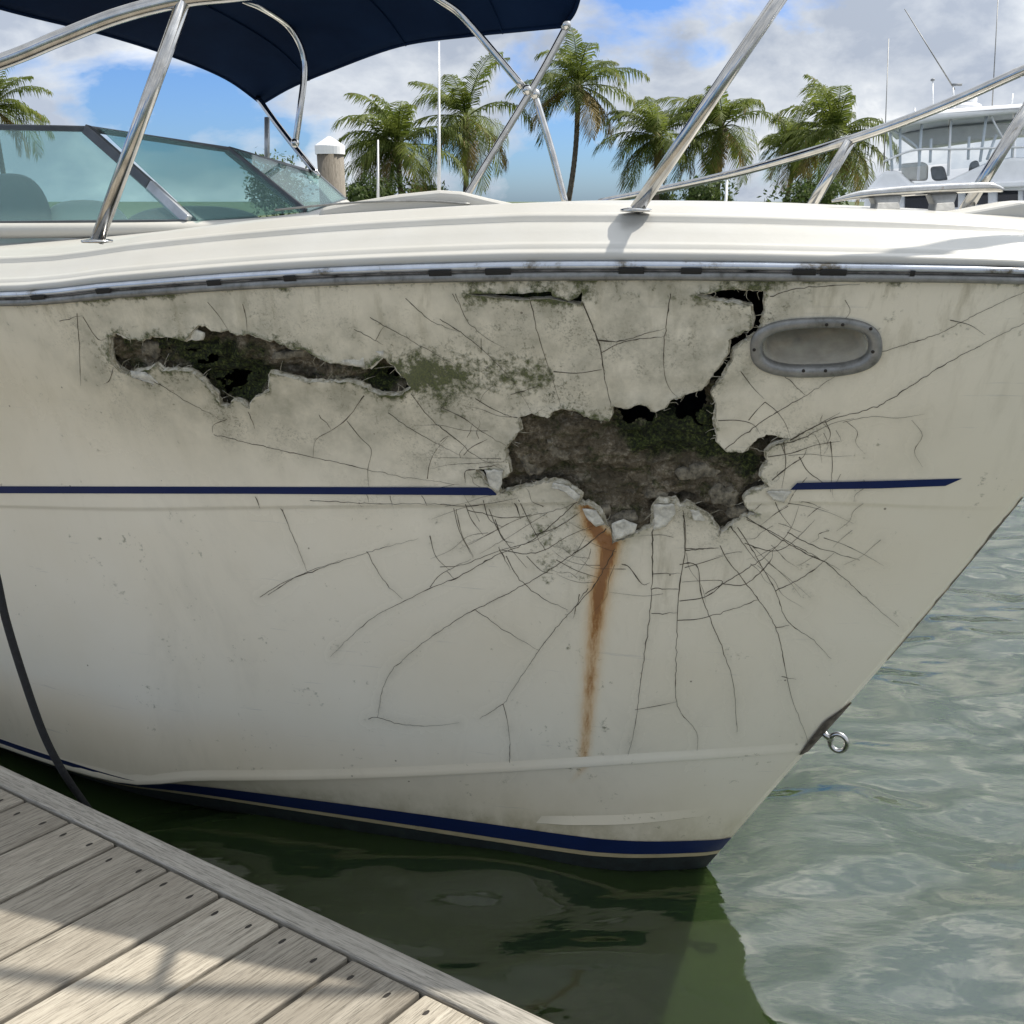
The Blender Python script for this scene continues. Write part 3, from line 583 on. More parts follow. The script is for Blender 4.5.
# strands of torn glass fibre along the broken rims
for hi in (0, 1):
    h = holes[hi]; n = len(h)
    for q in range(90 if hi else 60):
        i_ = RNG.integers(n); a_ = h[i_]; tn = h[(i_+1) % n]-h[i_-1]; nn_ = np.array([-tn[1], tn[0]]); nn_ /= np.linalg.norm(nn_)+1e-9
        if not inside((a_+nn_*.003)[None], h)[0]: nn_ = -nn_
        L_f = RNG.uniform(.006, .022); b_ = a_+(nn_+RNG.normal(0, .6, 2))*L_f; m_ = (a_+b_)/2+RNG.normal(0, .003, 2)
        pts = []
        for c_, dp in ((a_, .004), (m_, RNG.uniform(-.002, .008)), (b_, RNG.uniform(-.004, .014))):
            pts.append(hullP(np.array([c_[0]/SX]), np.array([c_[1]]))[0]-hullN(np.array([c_[0]/SX]), np.array([c_[1]]))[0]*dp)
        vv_, ff_ = tube(pts, [.0008, .0006, .0003], 4, 3, False); addhull(vv_, ff_, 2)
# cracks: thin dark fissures lying in the gelcoat
for ci, c in enumerate(CR):
    P = np.array([p[:2] for p in smoothpath([np.array([*q_, 0.]) for q_ in c], 4)]) if len(c) > 2 else np.array(c, float); P = jag(P, 3.4, 1.0, False, seed=100+ci); n = len(P)
    tan = np.gradient(P, axis=0) if n > 2 else np.repeat([P[-1]-P[0]], n, 0); tan = tan/(np.linalg.norm(tan, axis=1)[:, None]+1e-9); nr = np.stack([-tan[:, 1], tan[:, 0]], -1)
    d0 = min(np.hypot(P[0, 0]-650, P[0, 1]-450), 260); w0 = (.47 if d0 < 200 else .36) if ci < NMAIN else .24
    spike = 1+.9*(vnoise(np.arange(n)*.6, np.full(n, ci*3.1), 55) > .84); wd = spike*w0*np.interp(np.linspace(0, 1, n), [0, .5, 1], [1.15, .9, .35])*(.75+.5*vnoise(np.arange(n)*.7, np.full(n, ci), 77))
    both = np.concatenate([P-nr*wd[:, None]/1.5, P+nr*wd[:, None]/1.5]); a, t = inv(both); ok = a < .9985
    pp = hullP(a, t); nn = hullN(a, t); px, _ = proj(pp)
    uv = np.stack([a*SX, t], -1); dd = np.full(len(uv), 1e9)
    for h in holes[:3]: dd = np.minimum(dd, dseg(uv, h))
    lf = np.exp(-dd/.022)*(.0065*vnoise(uv[:, 0]*28, uv[:, 1]*28, 5)+.004*fbm(uv[:, 0]*80, uv[:, 1]*80, 9))
    lf = lf-np.exp(-(((px[:, 0]-640)/190)**2+((px[:, 1]-455)/120)**2))*.012*vnoise(uv[:, 0]*9, uv[:, 1]*9, 15)+np.exp(-((px[:, 0]-240)/150)**2-((px[:, 1]-360)/60)**2)*.010
    pp = pp+nn*(lf+.0008)[:, None]
    insd = inside(uv, holes[0]) | inside(uv, holes[1]) | inside(uv, holes[3])
    Fc = [[i, i+1, n+i+1, n+i] for i in range(n-1) if not (insd[i] or insd[i+1] or insd[n+i]) and ok[i] and ok[i+1]]
    if Fc: addhull(pp, Fc, 3)

boat = thing('motorboat', (S0[0]-1.2, S0[1]+.9, 0), 'large white motorboat moored beside the dock, its bow side cracked, mossy and broken open', 'boat')
at_all = {k: np.concatenate([v, np.array(extra[k], float)]) for k, v in att.items()}
hull = mesh('hull', HV, HF, [M_hull, M_foul, M_edge, M_crack], boat, mi=HM, attrs=at_all)
hull.data.set_sharp_from_angle(angle=math.radians(24))
tag(hull, 'cracked white hull side with two jagged mossy holes and a rust streak')
# port side and transom
pc = np.concatenate([np.linspace(0, 4.2, 30)[:-1], np.linspace(4.2, 7, 90)]); pr = np.concatenate([np.linspace(0, TC, 30), [TC+.2, TW, TW+.3, TB]])
a_, t_ = np.meshgrid(pc/SX, pr); pm = mirror(hullP(a_, t_)); 
tr_ = hullP(np.zeros(len(pr)), pr); trm = mirror(tr_)
mb = MB(); mb.add(pm.reshape(-1, 3), gridfaces(len(pr), len(pc), True)); ob = mb.build('port_side', M_hull, boat)
mb = MB(); mb.add(np.concatenate([tr_, trm]), gridfaces(2, len(pr))); mb.build('transom', M_hull, boat)

# what is left of the core behind the holes
def backing(name, hidx, depth, mossf, pad=.05, st=.004, cut=None):
    h = np.concatenate([holes[i] for i in hidx]); a0, t0 = h.min(0)-pad; a1, t1 = h.max(0)+pad; t0 = max(t0, .004)
    A_, T_ = np.meshgrid(np.arange(a0, min(a1, 6.96), st), np.arange(t0, t1, st)); P = hullP(A_/SX, T_); N = hullN(A_/SX, T_); px, _ = proj(P)
    dep = depth(px, A_, T_); V = P-N*dep[..., None]; mo = mossf(px, A_, T_)
    Fc = gridfaces(*A_.shape)
    if cut is not None:
        c = cut(px).ravel(); Fc = [f for f in Fc if not c[f[0]]]
    o = mesh(name, V, Fc, M_core, boat, attrs={'moss': mo.ravel()}); return o
def dmain(px, A_, T_):
    d = .024+.050*fbm(A_*9, T_*14, 33, 5)+.05*np.abs(fbm(A_*24, T_*30, 41, 4))+.02*np.floor(3*vnoise(A_*12+2*T_, T_*20, 91))/3
    d = d+.2/(1+np.exp(((px[..., 1]-412)-6*np.sin(px[..., 0]/17))/2.5))/(1+np.exp((616-px[..., 0]+5*np.sin(px[..., 1]/6))/3.))/(1+np.exp((px[..., 0]-700)/3.))
    led = np.exp(-((px[..., 0]-628)/34)**2-((px[..., 1]-525)/14)**2)*.022+np.exp(-((px[..., 0]-722)/26)**2-((px[..., 1]-503)/14)**2)*.016
    return np.clip(d-led, .010, .28)+.05*(px[..., 1] < 385)*(px[..., 0] > 700)
def mmain(px, A_, T_):  # moss, plus dark colour laid in for shade in the deep opening
    g = lambda u, v, a, b: np.exp(-((px[..., 0]-u)/a)**2-((px[..., 1]-v)/b)**2)
    return 1.0*g(655, 438, 62, 26)+.35*g(590, 470, 30, 14)+.5*fbm(px[..., 0]/16, px[..., 1]/16, 311, 4)+.75*g(745, 470, 25, 35)+1.2*(px[..., 1] < 385)+.5*g(560, 492, 70, 9)-.5*g(680, 482, 60, 14)-.5*g(540, 440, 40, 25)-.8*g(625, 525, 30, 15)-.2*g(725, 505, 22, 12)+.35*g(700, 430, 20, 30)
def cmain(px):
    return (px[..., 1] < 421+7*np.sin(px[..., 0]/9)+5*np.sin(px[..., 0]/4.1)) & (px[..., 0] > 611+4*np.sin(px[..., 1]/3)) & (px[..., 0] < 700+5*np.sin(px[..., 1]/4)) | (px[..., 1] < 372) & (px[..., 0] > 700)
backing('broken_core', [1, 2], dmain, mmain, cut=cmain)
def dtear(px, A_, T_): return np.clip(.016+.05*fbm(A_*11, T_*16, 73, 5)+.05*np.abs(fbm(A_*26, T_*34, 81, 4))+.03*np.exp(-((px[..., 0]-235)/35)**2-((px[..., 1]-380)/16)**2)+.03*np.exp(-((px[..., 0]-385)/20)**2-((px[..., 1]-378)/10)**2), .006, .2)
def mtear(px, A_, T_):
    g = lambda u, v, a, b: np.exp(-((px[..., 0]-u)/a)**2-((px[..., 1]-v)/b)**2)
    return 1.3*g(200, 355, 58, 24)+1.2*g(240, 385, 28, 22)+.5*fbm(px[..., 0]/12, px[..., 1]/12, 331, 4)+.8*g(385, 382, 26, 14)-.5*g(300, 360, 60, 9)+.3*g(125, 360, 20, 25)
def ctear(px):
    q = fbm(px[..., 0]/11, px[..., 1]/7, 301, 4)*1.6
    for u_, v_, a_, b_ in ((228, 384, 24, 11), (388, 381, 14, 8), (188, 352, 14, 6), (212, 362, 10, 6)): q = q+.62*np.exp(-((px[..., 0]-u_)/a_)**2-((px[..., 1]-v_)/b_)**2)
    return q > .44
backing('torn_core', [0], dtear, mtear, cut=ctear)
# lumps of laminate still hanging inside the break
for u_, v_, ru_, rv_, dp_, sd_ in ((622, 523, .040, .020, .020, 1), (600, 516, .022, .014, .024, 2), (724, 500, .036, .026, .026, 3), (737, 516, .022, .02, .022, 4), (560, 452, .05, .035, .050, 5), (700, 478, .05, .02, .040, 6), (530, 470, .03, .03, .04, 7), (655, 500, .03, .016, .035, 8), (146, 352, .022, .022, .022, 9), (290, 357, .05, .010, .022, 10)):
    a, t = inv([(u_, v_)]); c_ = hullP(a, t)[0]-hullN(a, t)[0]*dp_; V, Fc = blob((0, 0, 0), ru_, .014, rv_, 3.2, 18); V = np.array(V); f_ = 1+.5*fbm(V[:, 0]*45+sd_*9, V[:, 2]*45, 200+sd_, 4)*2
    V = V*f_[:, None]; an_ = sd_*1.3; V = np.stack([V[:, 0]*math.cos(.3*math.sin(an_))-V[:, 2]*math.sin(.3*math.sin(an_)), V[:, 1], V[:, 0]*math.sin(.3*math.sin(an_))+V[:, 2]*math.cos(.3*math.sin(an_))], -1)+c_
    MB().add(V, Fc).build('laminate_chunk', M_chunk, boat)
# curled, chipped flakes of gelcoat hanging at the break
def flake(px_poly, curl, lift0=.004, seed=0):
    P = jag(px_poly, 3, .8, seed=seed); c = P.mean(0); rings = [c+(P-c)*k for k in (1, .7, .35)]; pts = np.concatenate(rings+[[c]]); a, t = inv(pts); q = hullP(a, t); N = hullN(a, t)
    r = (pts-c)@np.array(curl, float); up = lift0+.012*np.clip(r/30, -.3, 1)**2+RNG.normal(0, .0005, len(pts)); V = q+N*up[:, None]; n = len(P)
    Fc = gridfaces(3, n, wrap=True)+[[2*n+i, 2*n+(i+1) % n, 3*n] for i in range(n)]
    V2 = V-N*.0035; m = len(V); Fc2 = [[i+m for i in f[::-1]] for f in Fc]+[[i, i+m, (i+1) % n+m, (i+1) % n] for i in range(n)]
    return np.concatenate([V, V2]), Fc+Fc2
M_flake = simple('chipped_gelcoat', (.55, .53, .46), .7, .35, 60, bump=.5)
for sd_, (pl, cu) in enumerate([(c4([(190, 252), (225, 255), (262, 290), (330, 335), (372, 362), (330, 345), (270, 318), (225, 280), (192, 268)]), (-.5, -1)),
    (c4([(790, 218), (812, 206), (830, 205), (828, 225), (800, 252), (785, 240)]), (-1, 1)), (c4([(485, 155), (560, 165), (640, 190), (720, 215), (780, 222), (785, 245), (735, 238), (690, 228), (640, 200), (560, 178), (490, 164)]), (0, 1.4)), (c4([(310, 172), (345, 150), (372, 160), (368, 178), (330, 180)]), (0, 1)),
    (c5([(548, 598), (600, 596), (603, 622), (578, 655), (548, 666)]), (.4, -1)), (c5([(440, 648), (470, 636), (505, 650), (498, 672), (445, 690)]), (0, -1)), (c5([(115, 510), (162, 512), (160, 545), (150, 570), (128, 550)]), (1, 0)),
    (c5([(640, 612), (662, 614), (680, 640), (650, 640)]), (0, -1)), (c5([(836, 566), (900, 566), (880, 594), (850, 586)]), (-1, 0)), (c5([(290, 543), (330, 552), (360, 578), (352, 590), (318, 566), (285, 556)]), (0, -1)),
    (c5([(365, 610), (400, 614), (424, 650), (400, 655), (376, 632)]), (1, -1)), (c4([(135, 150), (180, 150), (205, 165), (180, 178), (150, 165)]), (0, 1))]):
    mb = MB(); mb.add(*flake(pl, cu, seed=sd_)); mb.build('gelcoat_flake', M_flake, boat)

# ribbons on the hull: stripes
def ribbon(top, bot, off=.0022):
    n = len(top); P = np.concatenate([top, bot]); return P, [[i, i+1, n+i+1, n+i] for i in range(n-1)]
def surf(a, t, off): return hullP(a, t)+hullN(a, t)*off
def pxribbon(up, lo, aft=False):
    n = 70; U = np.linspace(0, 1, n); a = np.array(up, float); b = np.array(lo, float)
    f = lambda q: np.stack([np.interp(U, np.linspace(0, 1, len(q)), q[:, 0]), np.interp(U, np.linspace(0, 1, len(q)), q[:, 1])], -1)
    a1, t1 = inv(f(a)); a2, t2 = inv(f(b))
    if aft:
        xa = np.linspace(0, min(a1[0], a2[0])-.01, 25); a1 = np.concatenate([xa, a1]); t1 = np.concatenate([np.full(25, t1[0]), t1]); a2 = np.concatenate([xa, a2]); t2 = np.concatenate([np.full(25, t2[0]), t2])
    return surf(a1, t1, .002), surf(a2, t2, .002)
mb = MB(); mb.add(*ribbon(*pxribbon([(0, 486), (250, 486.5), (488, 487), (492, 489)], [(0, 493), (250, 493.5), (496, 495), (497, 494)], True))); mb.build('side_stripe', M_navy, boat)
mb = MB(); mb.add(*ribbon(*pxribbon([(797, 482.5), (880, 480.5), (962, 478)], [(790, 489.5), (880, 488), (945, 485.5)]))); mb.build('side_stripe', M_navy, boat)
def zribbon(z0, z1, off):
    aa = np.concatenate([np.linspace(0, .7, 60)[:-1], np.linspace(.7, .9995, 220)]); tt = np.linspace(.9, TW+.2, 700); rows_ = []
    A2, T2 = np.meshgrid(aa, tt); Pz = hullP(A2, T2)[..., 2]
    def tz(z): return np.array([np.interp(-z, -Pz[:, k], tt) for k in range(len(aa))])
    ts = [tz(z1)*(1-q)+tz(z0)*q for q in np.linspace(0, 1, 6)]
    rr = np.array([surf(aa, t, off) for t in ts]); return rr
for z0, z1, m_ in ((.094, .152, M_navy), (.076, .092, M_cream), (-.03, .074, M_foul)):
    rr = zribbon(z0, z1, .0025); nr, nc = rr.shape[:2]; mb = MB(); mb.add(rr.reshape(-1, 3), gridfaces(nr, nc)); q = mirror(rr); mb.add(q.reshape(-1, 3), gridfaces(nr, nc, True)); mb.build('boot_stripe', m_, boat)
# chine rail: a moulded lip that throws a thin line of shade on the panel below
aa = np.concatenate([np.linspace(.02, .75, 60)[:-1], np.linspace(.75, .997, 160)]); hg = np.interp(aa, [.02, .97, .997], [.0045, .004, .0008]); f1 = np.full(len(aa), 1.)
rr = [surf(aa, f1*(TC-.030), .0003), surf(aa, f1*(TC-.012), 0)+hullN(aa, f1*(TC-.012))*(hg*.5)[:, None], surf(aa, f1*(TC-.004), 0)+hullN(aa, f1*(TC-.004))*hg[:, None]-np.array([0, 0, .004]), surf(aa, f1*(TC+.004), 0)+hullN(aa, f1*(TC-.004))*(hg*.6)[:, None]-np.array([0, 0, .004]), surf(aa, f1*(TC+.010), -.002)]
MB().add(np.concatenate(rr), gridfaces(5, len(aa))).build('chine_rail', M_hull, boat).data.set_sharp_from_angle(angle=math.radians(40))
# spray strake: a low tapering ridge under the chine
aa = np.linspace(.912, .978, 70); tq = np.interp(aa, [.912, .978], [TC+.265, TC+.225]); hgt = .008*np.interp(aa, [.912, .925, .95, .978], [0, .9, .8, 0])
P0 = surf(aa, tq-.034, .0004); P1 = surf(aa, tq, 0)+hullN(aa, tq)*hgt[:, None]; P2 = surf(aa, tq+.006, -.001)
mb = MB(); mb.add(np.concatenate([P0, P1, P2]), gridfaces(3, 70)); mb.build('spray_strake', M_hull, boat, smooth=False)

# deck edge moulding and rub rail swept along the sheer
def sweep_frame(a):
    P = Lsheer.at(a); T_ = np.gradient(P, axis=0); T_[:, 2] = 0; T_ /= np.linalg.norm(T_, axis=1)[:, None]; out = np.stack([T_[:, 1], -T_[:, 0], 0*T_[:, 0]], -1)
    out = np.where((out@(-CN))[:, None] < -.2, -out, out); 
    return P, out
aS = np.concatenate([np.linspace(0, .7, 50)[:-1], np.linspace(.7, .97, 150)[:-1], np.linspace(.97, 1, 30)]); PS, OS = sweep_frame(aS)
kS = np.interp(PS[:, 0], [-3, -1.25, -.9, -.5, 0, .5, 1.0, 1.4], [.80, .82, .865, .915, .95, .86, .735, .66])
def swept(prof, both=True, sc=True):
    rows_ = []
    for o_, z_ in prof:
        rows_.append(PS+OS*o_+np.array([0, 0, 1.])*(z_*(kS if sc else 1))[:, None])
    R = np.array(rows_); mb = MB(); mb.add(R.reshape(-1, 3), gridfaces(len(prof), len(aS)))
    if both: mb.add(mirror(R).reshape(-1, 3), gridfaces(len(prof), len(aS), True))
    return mb
swept([(-.004, -.001), (.004, -.001), (.014, .0015), (.0165, .004), (.0165, .0145), (.014, .019), (.0, .019)]).build('rub_rail', M_dull, boat)
swept([(.0, .0195), (.012, .0195), (.012, .0255), (.0, .0255)]).build('rubber_insert', M_insert, boat)
rl = swept([(.0, .0258), (.013, .0258), (.018, .028), (.020, .033), (.0185, .039), (.014, .0425), (.0, .0437)]).build('rail_trim', M_rub, boat)
prof = [(-.004, .040), (.010, .0445), (.012, .050), (.010, .060), (.004, .0645), (-.012, .067), (-.015, .070), (-.020, .078), (-.027, .081), (-.036, .085), (-.055, .103), (-.088, .122), (-.096, .127), (-.099, .137), (-.106, .143), (-.122, .145), (-.128, .147), (-.150, .161), (-.172, .1665)]
swept(prof).build('deck_edge', M_deck, boat)
# black bits of the rail's lost insert: short gaps packed with dirt
for (u0, u1) in ((36, 50), (102, 116), (212, 226), (288, 300), (430, 452), (485, 510), (615, 640), (676, 696), (785, 808), (812, 838), (900, 905)):
    q = []
    for u in (u0, u1):
        aa2, _ = inv([(u, 292)]); q.append(aa2[0])
    A2 = np.linspace(q[0], q[1], 6); ii = np.interp(A2, aS, np.arange(len(aS))); f = lambda X: np.stack([np.interp(ii, np.arange(len(aS)), X[:, k]) for k in range(3)], -1)
    pp, oo = f(PS), f(OS); kk = np.interp(ii, np.arange(len(aS)), kS); rr = [pp+oo*o_+np.array([0, 0, 1.])*(z_*kk)[:, None] for o_, z_ in ((.0172, .0150), (.0185, .0165), (.0215, .0275), (.0215, .0290))]
    mb = MB(); mb.add(np.concatenate(rr), gridfaces(4, 6)); mb.build('dirt_patch', M_rubber_void, boat)
# deck across both sides
Ei = PS-OS*.172+np.array([0, 0, 1.])*(.1665*kS)[:, None]; Eo = mirror(Ei); rr = []
for w_ in np.linspace(0, 1, 15):
    q = Ei*(1-w_)+Eo*w_; q[:, 2] += math.sin(math.pi*w_)*np.interp(PS[:, 0], [-3, -1.2, -.5, 0, 1.4], [.07, .05, .015, .006, .004]); rr.append(q)
mb = MB(); mb.add(np.array(rr).reshape(-1, 3), gridfaces(15, len(aS), True)); mb.build('deck', M_deck, boat)
# black sheet added inside the hull, standing in for the shade behind the breaks
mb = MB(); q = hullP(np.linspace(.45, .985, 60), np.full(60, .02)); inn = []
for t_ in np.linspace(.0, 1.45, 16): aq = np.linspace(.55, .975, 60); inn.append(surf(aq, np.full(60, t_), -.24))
mb.add(np.array(inn).reshape(-1, 3), gridfaces(16, 60)); mb.build('void_shade_sheet', M_rubber_void, boat)

# raised foredeck mouldings seen edge-on over the deck edge
def bump_box(name, pts_px, yfront, yback, mat=M_deck, bev=.015):
    fr_ = [aty(u, v, yfront) for u, v in pts_px]; o = MB().add(*prism(fr_, (-.05, yback-yfront, 0.0))).build(name, mat, boat, smooth=False); return bevel(o, bev, 3, 25)
bump_box('deck_hatch', [(316, 225), (320, 208), (340, 204), (400, 194), (440, 190), (462, 191.5), (488, 198), (525, 206), (536, 225)], 2.55, 3.1)
bump_box('anchor_locker_lid', [(618, 222), (622, 205), (700, 203), (762, 203), (770, 206), (784, 213), (790, 222)], 2.25, 2.6)
bump_box('bow_bulwark', [(905, 232), (945, 216.5), (1024, 202), (1045, 200), (1062, 212), (1066, 232)], 2.02, 2.06, M_deck, .008)
# strip of hatch seam
mb = MB(); mb.add(*tube([aty(275, 210, 2.54), aty(350, 203, 2.54), aty(420, 201, 2.54), aty(470, 204, 2.54)], .003, 6)); mb.build('hatch_gasket', M_dull, boat)

# ---- windshield
def quad(mb, a, b, c, d, th=.006, m=0):
    P = [np.asarray(p, float) for p in (a, b, c, d)]; n = np.cross(P[1]-P[0], P[3]-P[0]); n /= np.linalg.norm(n); mb.add(*prism(P, n*th), m)
def wl(u, v, y): return aty(u, v, y)
Bs = [wl(-330, 224, 2.72), wl(-60, 223, 2.74), wl(188, 221, 2.78), wl(305, 212, 3.15), wl(345, 199, 3.75)]
Ts = [wl(-330, 120, 2.92), wl(-60, 128, 2.93), wl(90, 129, 2.95), wl(230, 150, 3.25), wl(318, 175, 3.85)]
Bp = [p+np.array([0, 0, -.0]) for p in Bs]
ws = MB()
glassq = [(Bs[0], Bs[2], Ts[2], Ts[0]), (Bs[2]+np.array([.03, 0, 0]), Bs[3], Ts[3], Ts[2]+np.array([.03, 0, 0])), (Bs[3]+np.array([.01, 0, 0]), Bs[4], Ts[4], Ts[3]+np.array([.01, 0, 0]))]
root_ws = MB()
def bar(mb, p, q, wd, dp, m=0):
    p, q = np.asarray(p), np.asarray(q); d = q-p; L_ = np.linalg.norm(d); d /= L_; s = np.cross(d, [0, 1, .1]); s /= np.linalg.norm(s); t = np.cross(d, s); mb.add(*box((p+q)/2, L_, wd, dp, (d, s, t)), m)
for i in (0, 2, 3): 
    j = {0: 2, 2: 3, 3: 4}[i]; bar(root_ws, Ts[i], Ts[j], .017, .022)
bar(root_ws, Bs[0]-np.array([0, 0, .003]), Bs[2], .010, .02); bar(root_ws, Bs[3], Bs[4], .008, .015)
lo_ = .38
mid = Ts[2]*lo_+Bs[2]*(1-lo_)
bar(root_ws, Ts[2]-np.array([.01, .004, 0]), mid, .030, .022); bar(root_ws, Ts[3]-np.array([.008, 0, 0]), Bs[3], .026, .02); bar(root_ws, Ts[4], Bs[4], .012, .02)
bar(root_ws, mid, Bs[2], .034, .022, 1)
wf = root_ws.build('windshield_frame', [M_frame, M_framel], boat, smooth=False); bevel(wf, .003, 2)
for g in glassq:
    mb = MB(); quad(mb, *g, th=.004); mb.build('windshield_pane', M_glass, boat, smooth=False)
# base moulding of the windshield
mb = MB(); mb.add(*tube([p+np.array([0, 0, -.022]) for p in (Bs[0], Bs[1], Bs[2], Bs[3], Bs[4])], .022, 10)); mb.build('windshield_base', M_deck, boat)
# helm seats behind the glass
c = wl(15, 205, 3.2); mb = MB(); mb.add(*blob(c-np.array([0, 0, .07]), .11, .07, .17)); mb.build('helm_seat', M_grey, boat)
c = wl(85, 215, 3.3); mb = MB(); mb.add(*blob(c-np.array([0, 0, .09]), .15, .10, .14)); mb.build('helm_seat', M_offw, boat)
c = wl(195, 218, 3.3); mb = MB(); mb.add(*blob(c-np.array([0, 0, .06]), .25, .12, .10)); mb.build('dashboard', M_grey, boat)

# ---- bow rail: near side (leaning out towards the dock)
TR = .0155
near_rail = MB(); nr_pts = [at(-260, 130, 2.05), at(-120, 100, 2.0), at(0, 62, 1.95), at(60, 38, 1.92), at(120, 15, 1.9), at(185, -1, 1.88), at(260, -10, 1.87), at(420, -40, 1.83), at(640, -75, 1.79), at(830, -95, 1.75), at(1050, -60, 1.75), at(1180, 20, 1.8)]
nro = near_rail.add(*tube(nr_pts, TR, 18)).build('bow_rail', M_steel, boat)
def stanchion(b, t, name='stanchion'):
    mb = MB(); mb.add(*tube([b, t], TR*.97, 18, sm=False)); o = mb.build(name, M_steel, boat)
    pl = MB(); pl.add(*lathe(np.asarray(b)-np.array([0, 0, .004]), [(.020, 0), (.034, .001), (.034, .006), (.018, .009)], 20)); pl.build('base_plate', M_steel, o); return o
stanchion(at(97, 241, 2.06), at(185, -1, 1.88)); stanchion(at(636, 210, 1.93), at(843, -95, 1.75))
# far side rail
fr_pts = [at(1180, 5, 1.98), at(1100, 38, 2.05), at(1024, 70, 2.12), at(940, 107, 2.25), at(850, 140, 2.4), at(740, 172, 2.75), at(660, 190, 3.1), at(600, 202, 3.4)]
MB().add(*tube(fr_pts, .0125, 16)).build('bow_rail', M_steel, boat)
fr2_ = [at(740, 181, 2.78), at(700, 190, 3.0), at(640, 199, 3.3)]
stanchion(at(806, 215, 2.5), at(850, 141, 2.4)); stanchion(at(964, 212, 2.12), at(1059, 57, 2.085))
# ---- cleat
def hpath(px, s, r): return tube([at(u, v, s) for u, v in px], r, 12)
cl = MB(); cl.add(*tube([at(832, 201, 1.97), at(860, 195, 1.97), at(905, 191, 1.97), at(960, 188, 1.97), at(990, 187.5, 1.97), at(1003, 190, 1.97)], [.003, .009, .0113, .0113, .0107, .005], 14, 6))
cleat = cl.build('cleat', M_steel, boat)
for u0, u1 in ((874, 902), (933, 957)):
    mb = MB(); mb.add(*prism([at(u0, 217, 1.95), at(u1, 218, 1.95), at(u1-2, 203, 1.96), at(u1+2, 192, 1.97), at(u0-2, 194, 1.97), at(u0+2, 204, 1.96)], (0, .035, 0))); bevel(mb.build('cleat_foot', M_dull, cleat, smooth=False), .004, 3)

# ---- fairlead: steel ring and its pocket
def ringpts(rx, ry, off, cu=816, cv=347, e=2.7):
    p = oval(cu, cv, rx, ry, 64, -.03, e); a, t = inv(p); return hullP(a, t)+hullN(a, t)*off
rg = [ringpts(66, 29.5, .000), ringpts(66, 29.5, .005), ringpts(64, 28, .009), ringpts(57, 22.5, .010), ringpts(54, 20, .006), ringpts(53, 19, -.010), ringpts(52, 18, -.030, 816, 346), ringpts(50, 16.5, -.075, 816, 340), ringpts(47, 12, -.125, 818, 333)]
mb = MB(); mb.add(np.array(rg[:6]).reshape(-1, 3), gridfaces(6, 64, wrap=True)); fl = mb.build('fairlead', M_dull, boat)
mb = MB(); q = np.array(rg[5:]).reshape(-1, 3); Fq = gridfaces(4, 64, wrap=True); Fq = [f for f in Fq]; mb.add(q, Fq); mb.add([*rg[-1]], [list(range(64))], 1)
pk = mb.build('fairlead_pocket', [simple('pocket_liner', (.86, .83, .75), .16, .2, 22, metal=.6, bump=.06), simple('pocket_back_shade', (.40, .35, .28), .45, .4, 30)], fl)  # back wall coloured darker than the liner, painted shade for depth
for u_, w_ in ((806, 5), (820, 3.5)):
    a, t = inv([(u_, 335)]); c_ = hullP(a, t)[0]-hullN(a, t)[0]*.098; MB().add(*blob(c_, .002*w_, .006, .0016*w_, 2.4, 8)).build('bolt', M_screw, pk)
a, t = inv([(812, 331)]); c_ = hullP(a, t)[0]-hullN(a, t)[0]*.104; MB().add(*blob(c_, .07, .008, .016, 3.5, 10)).build('backing_block', simple('stained_block', (.33, .27, .21), .7, .4, 30), pk)
for u, v in ((754, 348), (803, 369), (825, 369), (872, 350), (826, 323), (842, 323), (870, 327)):
    a, t = inv([(u, v)]); P, N = hullP(a, t)[0], hullN(a, t)[0]; mb = MB(); x = np.cross(N, [0, 0, 1.]); x /= np.linalg.norm(x); y = np.cross(N, x)
    V = [P+N*.0085+.0035*(math.cos(k*math.pi/5)*x+math.sin(k*math.pi/5)*y) for k in range(10)]; V2 = [v+N*.0022 for v in V]
    mb.add(V+V2, [list(range(10, 20))]+[[k, (k+1) % 10, 10+(k+1) % 10, 10+k] for k in range(10)]); mb.build('screw', M_screw, fl)

# ---- stem band, worn stem and bow eye
def stemline(v): # point on the stem nearest a photo row
    tt = np.linspace(0, TW, 800); P = hullP(np.ones(800), tt); px, _ = proj(P); return P[np.argmin(np.abs(px[:, 1]-v))]
def stemT(v):
    tt = np.linspace(0, TW, 1500); px, _ = proj(hullP(np.ones(1500), tt)); return tt[np.argmin(np.abs(px[:, 1]-v))]
def stemstrip(rows_v, widths, off):
    R_ = []; 
    for v, w_ in zip(rows_v, widths):
        t = stemT(v); aa_ = 1-np.array([1, .66, .33, .02])*max(w_, 1e-4)/7.0; q = surf(aa_, np.full(4, t), off); m = mirror(q[::-1]); R_.append(np.concatenate([q, m]))
    R_ = np.array(R_); return R_.reshape(-1, 3), gridfaces(len(R_), 8)
vv = np.linspace(702, 750, 13)
M_plate = simple('corroded_plate', (.10, .085, .07), .7, .7, 45, metal=.4, bump=.6)
MB().add(*stemstrip(vv, np.interp(vv, [702, 707, 716, 740, 750], [.003, .024, .042, .034, .028]), .0045)).build('bow_plate', M_plate, boat)
e0 = stemline(731); ec = e0+CD*.040-np.array([0, 0, .024]); mb = MB()
xv = CD; zv = np.array([0, 0, 1.]); rpts = [ec+.026*(math.cos(k)*xv*.85+math.sin(k)*zv) for k in np.linspace(0, 2*math.pi, 25)]
mb.add(*tube(rpts, .0075, 10, 2, cap=False)); mb.add(*tube([e0-CD*.01, ec-CD*.018], .009, 10, sm=False)); mb.build('bow_eye', M_steel, boat)
